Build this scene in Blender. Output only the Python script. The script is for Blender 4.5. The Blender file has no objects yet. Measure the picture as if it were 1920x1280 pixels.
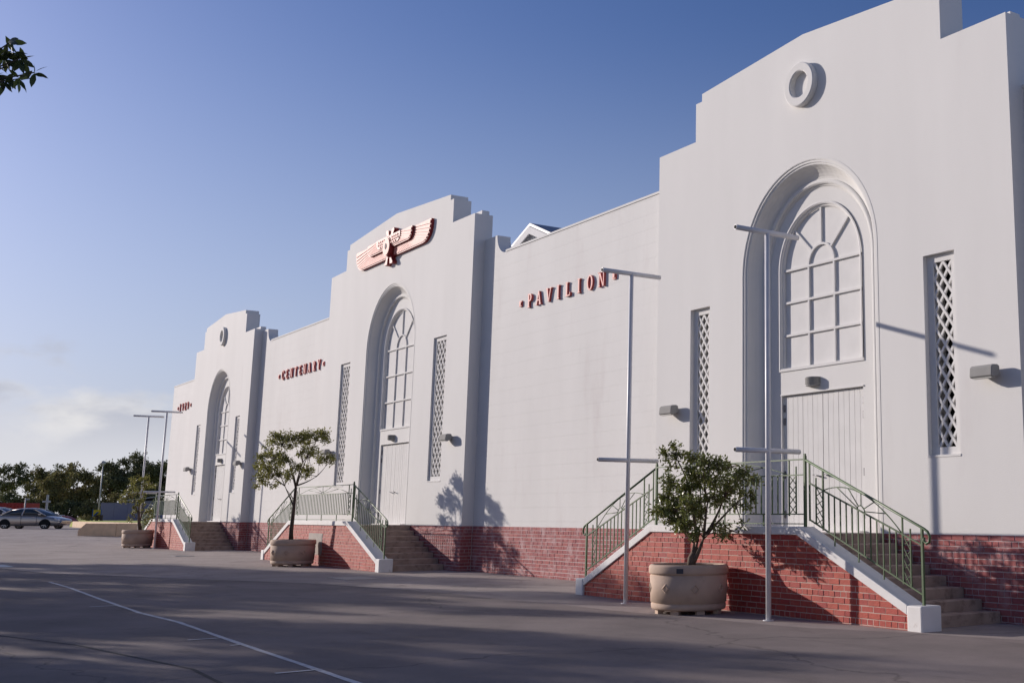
import bpy, bmesh, math, random
from mathutils import Vector, Matrix
from mathutils.geometry import tessellate_polygon
random.seed(7)
R = math.radians
scene = bpy.context.scene
col = scene.collection

# ------------------------------------------------------------------ camera
CAM = Vector((17.4827, -14.7195, 1.6133))
YAW, PITCH, FPX, SX, SY = 0.9220, 0.1904, 2261.5, 436.04, -111.24
cy_, sy_, cp_, sp_ = math.cos(YAW), math.sin(YAW), math.cos(PITCH), math.sin(PITCH)
FW = Vector((-sy_*cp_, cy_*cp_, sp_)); RV = Vector((cy_, sy_, 0)); UV = RV.cross(FW)
cam = bpy.data.cameras.new('camera'); camo = bpy.data.objects.new('camera', cam); col.objects.link(camo)
camo.matrix_world = Matrix(((RV.x, UV.x, -FW.x, CAM.x), (RV.y, UV.y, -FW.y, CAM.y), (RV.z, UV.z, -FW.z, CAM.z), (0, 0, 0, 1)))
cam.sensor_fit = 'HORIZONTAL'; cam.sensor_width = 36; cam.lens = FPX/1920*36
cam.shift_x = -SX/1920; cam.shift_y = SY/1920
cam.clip_start = .05; cam.clip_end = 5000
scene.camera = camo
scene.render.resolution_x, scene.render.resolution_y = 1024, 682

def ray(px, py): return FW + RV*((px-960-SX)/FPX) - UV*((py-640-SY)/FPX)
def at(px, py, dep): return CAM + dep*ray(px, py)
def on_y(px, py, y):
    d = ray(px, py); return CAM + d*((y-CAM.y)/d.y)

# ------------------------------------------------------------------ sun, sky, exposure
LD = Vector((2.08, 1.0, -0.64)).normalized()          # direction the sunlight travels
SUN_EL = math.asin(-LD.z); SUN_ROT = math.atan2(-LD.x, -LD.y)
sun = bpy.data.lights.new('sun', 'SUN'); suno = bpy.data.objects.new('sun', sun); col.objects.link(suno)
sun.energy = 5.0; sun.angle = R(0.55); sun.color = (1.0, 0.90, 0.82)
suno.rotation_euler = LD.to_track_quat('-Z', 'Y').to_euler()
suno.location = (-60, -40, 40)
world = bpy.data.worlds.new('World'); scene.world = world; world.use_nodes = True
W = world.node_tree; W.nodes.clear()
def wn(t, **k):
    n = W.nodes.new(t)
    for a, b in k.items(): setattr(n, a, b)
    return n
sky = wn('ShaderNodeTexSky'); sky.sky_type = 'NISHITA'; sky.sun_disc = False
sky.sun_elevation = SUN_EL; sky.sun_rotation = SUN_ROT; sky.altitude = 20
sky.air_density = 1.0; sky.dust_density = 2.0; sky.ozone_density = 6.5
tc = wn('ShaderNodeTexCoord'); sep = wn('ShaderNodeSeparateXYZ'); W.links.new(tc.outputs['Generated'], sep.inputs[0])
def wmath(op, a, b=None, clamp=False):
    n = wn('ShaderNodeMath', operation=op, use_clamp=clamp)
    for i, s in enumerate((a, b)):
        if s is None: continue
        if isinstance(s, (int, float)): n.inputs[i].default_value = s
        else: W.links.new(s, n.inputs[i])
    return n.outputs[0]
def wnoise(scl, off, scale, detail):
    m = wn('ShaderNodeMapping'); m.inputs['Scale'].default_value = scl; m.inputs['Location'].default_value = off
    W.links.new(tc.outputs['Generated'], m.inputs['Vector'])
    n = wn('ShaderNodeTexNoise'); n.inputs['Scale'].default_value = scale; n.inputs['Detail'].default_value = detail
    n.inputs['Roughness'].default_value = .52
    W.links.new(m.outputs[0], n.inputs['Vector']); return n.outputs['Fac']
def ramp(fac, lo, hi):
    n = wn('ShaderNodeMapRange', interpolation_type='SMOOTHSTEP')
    W.links.new(fac, n.inputs['Value']); n.inputs['From Min'].default_value = lo; n.inputs['From Max'].default_value = hi
    return n.outputs[0]
CLOFF = (2.1, .9, .3)
n1 = wnoise((1, 1, 2.4), CLOFF, 5.0, 8); n2 = wnoise((1, 1, 2.4), (CLOFF[0]+.02, CLOFF[1]+.012, CLOFF[2]-.06), 5.0, 6)
zz = sep.outputs['Z']
band = wmath('SUBTRACT', 1.0, ramp(zz, .035, .135))
low = wmath('SUBTRACT', 1.0, ramp(zz, .11, .17))
cmask = wmath('MULTIPLY', wmath('MULTIPLY', ramp(wmath('ADD', n1, wmath('MULTIPLY', band, .21)), .60, .69), low), .90)
haze_m = wmath('MULTIPLY', wmath('SUBTRACT', 1.0, ramp(sep.outputs['Z'], 0.0, .42)), .55)
shade = ramp(wmath('SUBTRACT', n2, n1), -.10, .06)
ccol = wn('ShaderNodeMix', data_type='RGBA'); W.links.new(shade, ccol.inputs['Factor'])
ccol.inputs['A'].default_value = (5.0, 5.2, 6.0, 1); ccol.inputs['B'].default_value = (8.2, 8.0, 7.9, 1)
hz = wn('ShaderNodeMix', data_type='RGBA'); W.links.new(haze_m, hz.inputs['Factor'])
tint = wn('ShaderNodeMix', data_type='RGBA', blend_type='MULTIPLY'); tint.inputs['Factor'].default_value = 1
W.links.new(sky.outputs[0], tint.inputs['A']); tint.inputs['B'].default_value = (1.06, .93, 1.06, 1)
W.links.new(tint.outputs['Result'], hz.inputs['A']); hz.inputs['B'].default_value = (6.3, 6.8, 7.8, 1)
mx = wn('ShaderNodeMix', data_type='RGBA'); W.links.new(cmask, mx.inputs['Factor'])
W.links.new(hz.outputs['Result'], mx.inputs['A']); W.links.new(ccol.outputs['Result'], mx.inputs['B'])
hz2 = wn('ShaderNodeMix', data_type='RGBA'); W.links.new(wmath('MULTIPLY', wmath('SUBTRACT', 1.0, ramp(zz, .03, .085)), .85), hz2.inputs['Factor'])
W.links.new(mx.outputs['Result'], hz2.inputs['A']); hz2.inputs['B'].default_value = (7.2, 7.25, 7.7, 1)
bg = wn('ShaderNodeBackground'); bg.inputs['Strength'].default_value = 0.10
W.links.new(hz2.outputs['Result'], bg.inputs['Color'])
wo = wn('ShaderNodeOutputWorld'); W.links.new(bg.outputs[0], wo.inputs[0])
vs = scene.view_settings; vs.view_transform = 'Standard'; vs.look = 'None'; vs.gamma = 1; vs.exposure = 0.0
vs.use_curve_mapping = False

# ------------------------------------------------------------------ materials
def mat(name, base, rough=.7, var=.12, scale=3.0, bump=0.0, bscale=60, second=None, sfac=(.5, .7), sscale=2.0,
        stretch=(1, 1, 1), metal=0.0, spec=.3, obj_random=0.0, island=0.0, trans=0.0, coat=0.0):
    m = bpy.data.materials.new(name); m.use_nodes = True; t = m.node_tree; N, L = t.nodes, t.links
    b = N['Principled BSDF']; b.inputs['Roughness'].default_value = rough; b.inputs['Metallic'].default_value = metal
    b.inputs['Specular IOR Level'].default_value = spec
    if coat: b.inputs['Coat Weight'].default_value = coat
    tcd = N.new('ShaderNodeTexCoord'); mp = N.new('ShaderNodeMapping'); mp.inputs['Scale'].default_value = stretch
    geo = N.new('ShaderNodeNewGeometry'); L.new(geo.outputs['Position'], mp.inputs['Vector'])
    nz = N.new('ShaderNodeTexNoise'); nz.inputs['Scale'].default_value = scale; nz.inputs['Detail'].default_value = 6
    L.new(mp.outputs[0], nz.inputs['Vector'])
    mr = N.new('ShaderNodeMapRange'); mr.inputs['From Min'].default_value = .25; mr.inputs['From Max'].default_value = .75
    mr.inputs['To Min'].default_value = 1-var; mr.inputs['To Max'].default_value = 1+var; L.new(nz.outputs['Fac'], mr.inputs['Value'])
    hs = N.new('ShaderNodeHueSaturation'); hs.inputs['Color'].default_value = (*base, 1)
    val = mr.outputs[0]
    if obj_random or island:
        oi = N.new('ShaderNodeObjectInfo'); ad = N.new('ShaderNodeMath'); ad.operation = 'ADD'
        L.new(oi.outputs['Random'], ad.inputs[0]); L.new(geo.outputs['Random Per Island'], ad.inputs[1])
        fr = N.new('ShaderNodeMath'); fr.operation = 'FRACT'; L.new(ad.outputs[0], fr.inputs[0])
        k = obj_random or island
        m2 = N.new('ShaderNodeMapRange'); L.new(fr.outputs[0], m2.inputs['Value']); m2.inputs['To Min'].default_value = 1-k; m2.inputs['To Max'].default_value = 1+k
        mm = N.new('ShaderNodeMath'); mm.operation = 'MULTIPLY'; L.new(m2.outputs[0], mm.inputs[0]); L.new(val, mm.inputs[1]); val = mm.outputs[0]
        m3 = N.new('ShaderNodeMapRange'); L.new(fr.outputs[0], m3.inputs['Value']); m3.inputs['To Min'].default_value = .5-.008*(k/.2); m3.inputs['To Max'].default_value = .5+.008*(k/.2)
        L.new(m3.outputs[0], hs.inputs['Hue'])
    L.new(val, hs.inputs['Value'])
    out = hs.outputs[0]
    if second:
        n2_ = N.new('ShaderNodeTexNoise'); n2_.inputs['Scale'].default_value = sscale; n2_.inputs['Detail'].default_value = 8; n2_.inputs['Roughness'].default_value = .62
        L.new(mp.outputs[0], n2_.inputs['Vector'])
        r2 = N.new('ShaderNodeMapRange'); r2.interpolation_type = 'SMOOTHSTEP'; r2.inputs['From Min'].default_value = sfac[0]; r2.inputs['From Max'].default_value = sfac[1]
        L.new(n2_.outputs['Fac'], r2.inputs['Value'])
        mxx = N.new('ShaderNodeMix'); mxx.data_type = 'RGBA'; L.new(r2.outputs[0], mxx.inputs['Factor']); L.new(out, mxx.inputs['A'])
        mxx.inputs['B'].default_value = (*second, 1); out = mxx.outputs['Result']
    L.new(out, b.inputs['Base Color'])
    if bump:
        nb = N.new('ShaderNodeTexNoise'); nb.inputs['Scale'].default_value = bscale; nb.inputs['Detail'].default_value = 4
        L.new(geo.outputs['Position'], nb.inputs['Vector'])
        bp = N.new('ShaderNodeBump'); bp.inputs['Strength'].default_value = bump; bp.inputs['Distance'].default_value = .01
        L.new(nb.outputs['Fac'], bp.inputs['Height']); L.new(bp.outputs[0], b.inputs['Normal'])
    if trans:
        tr = N.new('ShaderNodeBsdfTranslucent'); L.new(out, tr.inputs['Color'])
        ms = N.new('ShaderNodeMixShader'); ms.inputs[0].default_value = trans
        L.new(b.outputs[0], ms.inputs[1]); L.new(tr.outputs[0], ms.inputs[2])
        L.new(ms.outputs[0], N['Material Output'].inputs[0])
    return m

M = {}
WHITE = (.70, .69, .672)
M['render'] = mat('white_render', WHITE, .82, .035, .9, .25, 45, second=(.62, .595, .58), sfac=(.58, .86), sscale=.8, stretch=(1, 1, .22), spec=.15)
M['block'] = mat('white_blockwork', WHITE, .82, .04, 1.1, .2, 45, second=(.62, .59, .575), sfac=(.56, .84), sscale=.9, stretch=(1, 1, .3), spec=.15)
M['trim'] = mat('white_trim', (.70, .69, .668), .8, .03, 2, .1, 60, spec=.12)
M['paintwood'] = mat('white_painted_boards', (.70, .69, .675), .85, .04, 3, .1, 30, spec=.1)
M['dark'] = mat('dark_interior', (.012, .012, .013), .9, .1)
M['brick'] = mat('red_painted_brick', (.37, .058, .044), .62, .14, 9, .5, 55, second=(.40, .12, .095), sfac=(.56, .8), sscale=6, spec=.25, obj_random=.12)
M['brick_old'] = mat('faded_red_brick', (.33, .095, .095), .75, .16, 9, .5, 55, second=(.47, .30, .30), sfac=(.46, .76), sscale=3.5, spec=.2, obj_random=.12)
M['mortar'] = mat('pale_mortar', (.54, .41, .35), .9, .15, 12, .4, 80)
M['mortar_old'] = mat('grey_mortar', (.55, .45, .44), .9, .18, 12, .4, 80)
M['concrete'] = mat('step_concrete', (.38, .285, .23), .85, .2, 4, .4, 50, second=(.22, .16, .13), sfac=(.48, .7), sscale=5)
M['landing'] = mat('landing_concrete', (.33, .30, .27), .85, .15, 4, .3, 50)
M['coping'] = mat('white_coping', (.74, .725, .71), .7, .05, 4, .2, 40, second=(.5, .46, .42), sfac=(.62, .8), sscale=5)
M['green'] = mat('green_railing_paint', (.075, .125, .055), .45, .15, 8, .1, 40, spec=.4)
M['pole'] = mat('white_pole_paint', (.66, .66, .68), .45, .06, 5, spec=.4)
M['planter'] = mat('sand_concrete', (.50, .37, .285), .8, .10, 4, .25, 60, second=(.38, .28, .22), sfac=(.55, .8), sscale=3)
M['soil'] = mat('soil', (.07, .042, .028), .95, .4, 20, .8, 40)
M['plaque'] = mat('dark_plaque', (.06, .06, .075), .5, .2)
M['bark'] = mat('bark', (.14, .10, .075), .9, .3, 14, .6, 40)
M['bark_dark'] = mat('bark_dark', (.085, .062, .05), .9, .3, 14, .6, 40)
M['leaf_dark'] = mat('glossy_dark_leaf', (.185, .20, .055), .34, .3, 3, spec=.45, island=.38, trans=.2)
M['leaf_olive'] = mat('olive_leaf', (.25, .245, .065), .4, .3, 3, spec=.45, island=.35, trans=.28)
M['leaf_far'] = mat('far_leaf', (.145, .15, .07), .7, .35, .5, spec=.2, island=.35, trans=.15)
M['leaf_far2'] = mat('far_leaf_olive', (.23, .205, .085), .7, .35, .5, spec=.2, island=.35, trans=.18)
M['leaf_near'] = mat('overhanging_leaf', (.045, .065, .02), .4, .25, 8, spec=.4, obj_random=.25, trans=.22)
M['red_side'] = mat('dark_red_paint', (.27, .028, .03), .55, .12, 5)
M['red_face'] = mat('salmon_paint', (.66, .285, .235), .6, .1, 5, second=(.72, .42, .36), sfac=(.5, .75), sscale=5)
M['red_letter'] = mat('red_letter_paint', (.50, .115, .10), .55, .12, 6, second=(.6, .2, .17), sfac=(.5, .8), sscale=8)
M['lamp'] = mat('grey_lamp_housing', (.30, .295, .285), .8, .05, 5, spec=.1)
M['glass_lens'] = mat('lamp_lens', (.4, .4, .38), .5, .02, spec=.2)
M['steel'] = mat('dull_steel', (.16, .16, .17), .4, .1, 8, metal=.8)
M['paint_line'] = mat('road_paint', (.58, .57, .57), .7, .2, 6, second=(.22, .2, .2), sfac=(.56, .72), sscale=18)
M['lid'] = mat('pale_concrete_lid', (.40, .36, .33), .85, .1, 6, .3, 50)
M['seam'] = mat('tar_seam', (.035, .032, .033), .8, .2)
M['ochre'] = mat('ochre_wall', (.68, .50, .34), .85, .12, 3, .2, 30)
M['grass'] = mat('lawn_grass', (.33, .37, .045), .9, .25, 4, .6, 20)
M['roof'] = mat('roof_metal', (.30, .30, .33), .5, .1, 2)
M['silver'] = mat('champagne_silver_paint', (.50, .43, .37), .34, .03, 2, metal=.75, spec=.5, coat=.6)
M['whitecar'] = mat('white_car_paint', (.7, .7, .72), .3, .03, 2, spec=.5, coat=.6)
M['carglass'] = mat('car_glass', (.025, .035, .045), .08, .05, spec=.6)
M['tyre'] = mat('tyre_rubber', (.018, .018, .019), .8, .1)
M['rim'] = mat('alloy_rim', (.45, .45, .47), .3, .05, metal=.7)
M['headlight'] = mat('headlight_glass', (.6, .6, .6), .1, .05)
M['tail'] = mat('tail_lamp', (.35, .02, .02), .2, .05)
M['bluewall'] = mat('blue_grey_wall', (.20, .205, .33), .8, .06, 2)
M['lilac'] = mat('lilac_roof', (.34, .33, .42), .6, .06, 2)
M['red_box'] = mat('red_container', (.38, .035, .025), .5, .08, 3)
M['teal'] = mat('teal_play_plastic', (.01, .19, .33), .4, .05)
M['yellow'] = mat('yellow_panel', (.55, .42, .02), .5, .06)
M['blueplay'] = mat('blue_play_plastic', (.04, .12, .36), .4, .05)
M['greypole'] = mat('grey_pole', (.40, .41, .42), .5, .06)

# block joints for the connecting walls: shallow grooves in the relief only
def add_block_relief(m):
    t = m.node_tree; N, L = t.nodes, t.links; b = N['Principled BSDF']
    geo = N.new('ShaderNodeNewGeometry'); mp = N.new('ShaderNodeMapping'); mp.inputs['Rotation'].default_value = (R(90), 0, 0)
    L.new(geo.outputs['Position'], mp.inputs['Vector'])
    br = N.new('ShaderNodeTexBrick'); L.new(mp.outputs[0], br.inputs['Vector'])
    br.inputs['Scale'].default_value = 1; br.inputs['Brick Width'].default_value = .98; br.inputs['Row Height'].default_value = .36
    br.inputs['Mortar Size'].default_value = .006; br.inputs['Mortar Smooth'].default_value = .6
    br.inputs['Color1'].default_value = (1, 1, 1, 1); br.inputs['Color2'].default_value = (.72, .72, .72, 1); br.inputs['Mortar'].default_value = (.2, .2, .2, 1)
    bp = N.new('ShaderNodeBump'); bp.inputs['Strength'].default_value = .5; bp.inputs['Distance'].default_value = .008
    L.new(br.outputs['Color'], bp.inputs['Height'])
    old = b.inputs['Normal'].links[0].from_socket; L.new(old, bp.inputs['Normal']); L.new(bp.outputs[0], b.inputs['Normal'])
add_block_relief(M['block'])

def asphalt(name, base):
    m = mat(name, base, .88, .10, .35, .0, 90, spec=.2)
    t = m.node_tree; N, L = t.nodes, t.links; b = N['Principled BSDF']
    geo = N.new('ShaderNodeNewGeometry')
    src = b.inputs['Base Color'].links[0].from_socket
    def nz(scale, det, st=(1, 1, 1)):
        mp = N.new('ShaderNodeMapping'); mp.inputs['Scale'].default_value = st; L.new(geo.outputs['Position'], mp.inputs['Vector'])
        n = N.new('ShaderNodeTexNoise'); n.inputs['Scale'].default_value = scale; n.inputs['Detail'].default_value = det; n.inputs['Roughness'].default_value = .65
        L.new(mp.outputs[0], n.inputs['Vector']); return n.outputs['Fac']
    def mul(fac, lo, hi, tomin, tomax, s):
        r = N.new('ShaderNodeMapRange'); r.inputs['From Min'].default_value = lo; r.inputs['From Max'].default_value = hi
        r.inputs['To Min'].default_value = tomin; r.inputs['To Max'].default_value = tomax; L.new(fac, r.inputs['Value'])
        h = N.new('ShaderNodeHueSaturation'); L.new(r.outputs[0], h.inputs['Value']); L.new(s, h.inputs['Color']); return h.outputs[0]
    s = mul(nz(180, 3), .3, .7, .72, 1.3, src)
    s = mul(nz(.55, 8), .35, .7, 1.12, .8, s)
    s = mul(nz(1.6, 6, (.35, 1, 1)), .56, .72, 1.0, .78, s)
    vo = N.new('ShaderNodeTexVoronoi'); vo.feature = 'DISTANCE_TO_EDGE'; vo.inputs['Scale'].default_value = .11
    nn = N.new('ShaderNodeTexNoise'); nn.inputs['Scale'].default_value = .8; nn.inputs['Detail'].default_value = 6; L.new(geo.outputs['Position'], nn.inputs['Vector'])
    va = N.new('ShaderNodeVectorMath'); va.operation = 'MULTIPLY_ADD'; L.new(nn.outputs['Color'], va.inputs[0]); va.inputs[1].default_value = (1.8, 1.8, 0); L.new(geo.outputs['Position'], va.inputs[2])
    L.new(va.outputs[0], vo.inputs['Vector'])
    r = N.new('ShaderNodeMapRange'); r.inputs['From Max'].default_value = .0035; r.inputs['To Min'].default_value = .62; L.new(vo.outputs['Distance'], r.inputs['Value'])
    h = N.new('ShaderNodeHueSaturation'); L.new(r.outputs[0], h.inputs['Value']); L.new(s, h.inputs['Color']); s = h.outputs[0]
    L.new(s, b.inputs['Base Color'])
    nb = nz(220, 2); bp = N.new('ShaderNodeBump'); bp.inputs['Strength'].default_value = .5; bp.inputs['Distance'].default_value = .006
    L.new(nb, bp.inputs['Height']); L.new(bp.outputs[0], b.inputs['Normal'])
    return m
M['asphalt'] = asphalt('asphalt', (.315, .27, .252))
M['asphalt_new'] = asphalt('newer_asphalt', (.215, .18, .17))

# ------------------------------------------------------------------ mesh helpers
def link(o, parent=None):
    col.objects.link(o)
    if parent is not None: o.parent = parent
    return o
def tag(o, label=None, cat=None, group=None, kind=None):
    for k, v_ in (('label', label), ('category', cat), ('group', group), ('kind', kind)):
        if v_: o[k] = v_
    return o
def empty(name, loc, label=None, cat=None, group=None, rz=0):
    o = bpy.data.objects.new(name, None); o.empty_display_size = .2; o.location = loc; o.rotation_euler.z = rz
    return tag(link(o), label, cat, group)
def copy_tree(o, parent=None):
    c = o.copy(); col.objects.link(c)
    if parent is not None: c.parent = parent
    for ch in list(o.children): copy_tree(ch, c)
    return c

class MB:
    def __init__(s): s.v = []; s.f = []; s.sm = []
    def add(s, vs_, fs_, smooth=False):
        n = len(s.v); s.v += [tuple(p) for p in vs_]; s.f += [tuple(i+n for i in f) for f in fs_]; s.sm += [smooth]*len(fs_); return s
    def box(s, x0, x1, y0, y1, z0, z1):
        return s.add([(x0,y0,z0),(x1,y0,z0),(x1,y1,z0),(x0,y1,z0),(x0,y0,z1),(x1,y0,z1),(x1,y1,z1),(x0,y1,z1)],
                     [(0,3,2,1),(4,5,6,7),(0,1,5,4),(1,2,6,5),(2,3,7,6),(3,0,4,7)])
    def bar(s, a, b, w, h, up=(0,0,1)):                    # rectangular bar from a to b
        a, b = Vector(a), Vector(b); d = (b-a).normalized(); u = Vector(up)
        if abs(d.dot(u)) > .99: u = Vector((0,1,0))
        sd = d.cross(u).normalized(); u = sd.cross(d)
        c = []
        for p in (a, b):
            for i, j in ((-1,-1),(1,-1),(1,1),(-1,1)): c.append(p+sd*(i*w/2)+u*(j*h/2))
        return s.add(c, [(0,3,2,1),(4,5,6,7),(0,1,5,4),(1,2,6,5),(2,3,7,6),(3,0,4,7)])
    def tube(s, pts, rad, n=8, cap=True):
        pts = [Vector(p) for p in pts]; k = len(pts)
        rad = rad if isinstance(rad, (list, tuple)) else [rad]*k
        vs_ = []; prev = None
        for i, p in enumerate(pts):
            d = (pts[min(i+1,k-1)]-pts[max(i-1,0)]).normalized()
            if prev is None:
                prev = d.orthogonal().normalized()
            a = (prev-d*prev.dot(d)).normalized(); prev = a; b = d.cross(a)
            for j in range(n):
                t = 2*math.pi*j/n; vs_.append(p+(a*math.cos(t)+b*math.sin(t))*rad[i])
        fs_ = [(i*n+j, i*n+(j+1)%n, (i+1)*n+(j+1)%n, (i+1)*n+j) for i in range(k-1) for j in range(n)]
        s.add(vs_, fs_, True)
        if cap:
            m = len(s.v)-len(vs_); s.f += [tuple(m+j for j in range(n))[::-1], tuple(m+(k-1)*n+j for j in range(n))]; s.sm += [False, False]
        return s
    def lathe(s, prof, n=48, smooth=True):                 # profile of (r, z)
        k = len(prof)
        vs_ = [(r*math.cos(2*math.pi*j/n), r*math.sin(2*math.pi*j/n), z) for r, z in prof for j in range(n)]
        return s.add(vs_, [(i*n+j, i*n+(j+1)%n, (i+1)*n+(j+1)%n, (i+1)*n+j) for i in range(k-1) for j in range(n)], smooth)
    def prism(s, loops, y0, y1):                           # loops of (x, z): outer then holes; extruded along y
        pl = [[Vector((x, z, 0)) for x, z in lp] for lp in loops]
        flat = [p for lp in loops for p in lp]; n = len(flat)
        tri = tessellate_polygon(pl)
        vs_ = [(x, y0, z) for x, z in flat]+[(x, y1, z) for x, z in flat]
        fs_ = [tuple(t) for t in tri]+[tuple(i+n for i in t[::-1]) for t in tri]
        st = 0
        for lp in loops:
            m = len(lp)
            for i in range(m):
                a, b = st+i, st+(i+1) % m; fs_.append((a, b, b+n, a+n))
            st += m
        return s.add(vs_, fs_)
    def mesh(s, name, recalc=True):
        me = bpy.data.meshes.new(name); me.from_pydata(s.v, [], s.f)
        me.polygons.foreach_set('use_smooth', s.sm)
        if recalc:
            bm = bmesh.new(); bm.from_mesh(me); bmesh.ops.recalc_face_normals(bm, faces=bm.faces); bm.to_mesh(me); bm.free()
        me.update(); return me
    def build(s, name, m, parent=None, loc=None, recalc=True, rz=0):
        me = s.mesh(name, recalc); me.materials.append(M[m] if isinstance(m, str) else m)
        o = bpy.data.objects.new(name, me)
        if loc: o.location = loc
        if rz: o.rotation_euler.z = rz
        return link(o, parent)
def inst(name, me, parent, loc, rot=(0,0,0), scale=None):
    o = bpy.data.objects.new(name, me); o.location = loc; o.rotation_euler = rot
    if scale: o.scale = scale
    return link(o, parent)
def bevel_obj(o, w=.01, seg=2):
    bm = bmesh.new(); bm.from_mesh(o.data)
    bmesh.ops.bevel(bm, geom=[e for e in bm.edges if len(e.link_faces) == 2 and e.calc_face_angle(0) > .6], offset=w, segments=seg, affect='EDGES', profile=.5)
    bm.to_mesh(o.data); bm.free(); return o
def smoothstep(a, b, x):
    t = max(0, min(1, (x-a)/(b-a))); return t*t*(3-2*t)
def gz(x): return -.0031*x + (.42*smoothstep(-46, -78, x) if x < -46 else 0)

# ------------------------------------------------------------------ ground
g = MB(); xs = [80, 40] + [20-i*4 for i in range(32)] + [-130, -170, -250, -600, -1500]
ys = [-900, -200, -60, -30, -15, 0, 30, 100, 400, 1500]
for x in xs:
    for y in ys: g.v.append((x, y, gz(max(x, -110))))
for i in range(len(xs)-1):
    for j in range(len(ys)-1):
        a = i*len(ys)+j; g.f.append((a, a+1, a+len(ys)+1, a+len(ys))); g.sm.append(True)
tag(g.build('ground', 'asphalt'), 'worn grey asphalt forecourt in front of the hall', None, None, 'structure')
def strip(name, pts, w, m, lift, label, seg=.5):
    b = MB(); P_ = []
    for i in range(len(pts)-1):
        a, c = Vector(pts[i]), Vector(pts[i+1]); k = max(1, int((c-a).length/seg))
        P_ += [a.lerp(c, t/k) for t in range(k)]
    P_.append(Vector(pts[-1]))
    for i, p in enumerate(P_):
        d = (P_[min(i+1, len(P_)-1)]-P_[max(i-1, 0)]).normalized(); n = Vector((-d.y, d.x))
        for s_ in (-1, 1):
            q = p+n*(s_*w/2*random.uniform(.85, 1.15)); b.v.append((q.x, q.y, gz(q.x)+lift))
    for i in range(len(P_)-1): b.f.append((2*i, 2*i+1, 2*i+3, 2*i+2)); b.sm.append(False)
    return tag(b.build(name, m), label, None, None, 'structure')
pv = MB(); edge = [(-60,-13.5),(-34,-11.2),(-26,-10.5),(-20.5,-9.6),(-16,-7.4),(-12,-5.35),(-8,-4.3),(-3,-3.75),(1,-3.35),(3.5,-2.9),(5.2,-2.2),(8,-1.0),(12,.2)]
for k in range(len(edge)-1):
    for t in range(6):
        x = edge[k][0]+(edge[k+1][0]-edge[k][0])*t/6; y = edge[k][1]+(edge[k+1][1]-edge[k][1])*t/6
        pv.v += [(x, y+.06*math.sin(x*1.7), gz(x)+.0035), (x, -60, gz(x)+.0035)]
pv.f = [(2*i, 2*i+1, 2*i+3, 2*i+2) for i in range(len(pv.v)//2-1)]; pv.sm = [False]*len(pv.f)
tag(pv.build('asphalt_patch', 'asphalt_new'), 'darker newer asphalt laid over the near forecourt', None, None, 'structure')
strip('parking_line', [(-15.9,-10.08),(-13,-10.06),(-9,-10.16),(-5,-10.22),(-2.8,-10.11),(0,-10.18),(1.1,-10.2),(4,-10.24),(9,-10.32)], .075, 'paint_line', .0075, 'long thin white parking line across the shaded asphalt', .35)
for x, l in ((-6.95, .47), (-.0, .43), (1.0, .16), (4.05, .5)):
    strip('bay_tick', [(x, -10.2), (x+.05, -10.2-l)], .07, 'paint_line', .0105, 'short white bay tick on the parking line', .2)
seam_pts = [(-60,-13.5),(-34,-11.2),(-26,-10.5),(-20.5,-9.6),(-16,-7.4),(-12,-5.35),(-8,-4.3)]
strip('tar_seam', [(x, y+.06*math.sin(x*1.7)) for x, y in seam_pts], .055, 'seam', .0065, 'dark tar seam curving across the asphalt', .4)
strip('tar_seam', [(-3.2,-12.9),(-.2,-11.9),(3.2,-11.3),(6.5,-11.4),(9.5,-11.2)], .05, 'seam', .0065, 'dark crack in the shaded asphalt beyond the parking line', .3)

def plate(name, pts, m, lift, label):
    b = MB(); n = len(pts)
    for dz in (lift, -.02):
        for x, y in pts: b.v.append((x, y, gz(x)+dz))
    b.f.append(tuple(range(n))); b.sm.append(False)
    for i in range(n): b.f.append((i, (i+1) % n, (i+1) % n+n, i+n)); b.sm.append(False)
    return tag(b.build(name, m), label, 'cover')
plate('service_cover', [(-14.0,-4.15),(-12.75,-4.1),(-12.7,-3.25),(-13.95,-3.3)], 'lid', .012, 'pale square concrete service cover in the asphalt before the PAVILION wall')
plate('drain_cover', [(-27.2,-10.3),(-25.2,-10.2),(-25.15,-9.75),(-27.1,-9.8)], 'steel', .01, 'dark steel drain cover let into the asphalt')
plate('service_cover', [(-32.6,-3.9),(-31.7,-3.85),(-31.7,-3.2),(-32.6,-3.25)], 'steel', .01, 'small dark service cover in front of the CENTENARY wall')

# ------------------------------------------------------------------ bricks
CH, BL, JT = 1.3/14, .26, .0115
brick_cache = {}
def brick_mesh(L, m, h=CH-JT, d=.035):
    k = (round(L, 2), m)
    if k in brick_cache: return brick_cache[k]
    L = k[0]; c = .004; b = MB()
    b.v = [(0,d,0),(L,d,0),(L,d,h),(0,d,h), (0,c,0),(L,c,0),(L,c,h),(0,c,h), (c,0,c),(L-c,0,c),(L-c,0,h-c),(c,0,h-c)]
    b.f = [(4,5,9,8),(5,6,10,9),(6,7,11,10),(7,4,8,11),(8,9,10,11),(0,1,5,4),(1,2,6,5),(2,3,7,6),(3,0,4,7)]
    b.sm = [False]*9
    me = b.mesh('brick'); me.materials.append(M[m]); brick_cache[k] = me; return me
def clip_poly(poly, a, b, c):                                # keep a*x+b*z<=c
    out = []
    for i in range(len(poly)):
        p, q = poly[i], poly[(i+1) % len(poly)]; fp, fq = a*p[0]+b*p[1]-c, a*q[0]+b*q[1]-c
        if fp <= 0: out.append(p)
        if (fp < 0 < fq) or (fq < 0 < fp):
            t = fp/(fp-fq); out.append((p[0]+t*(q[0]-p[0]), p[1]+t*(q[1]-p[1])))
    return out
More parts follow.
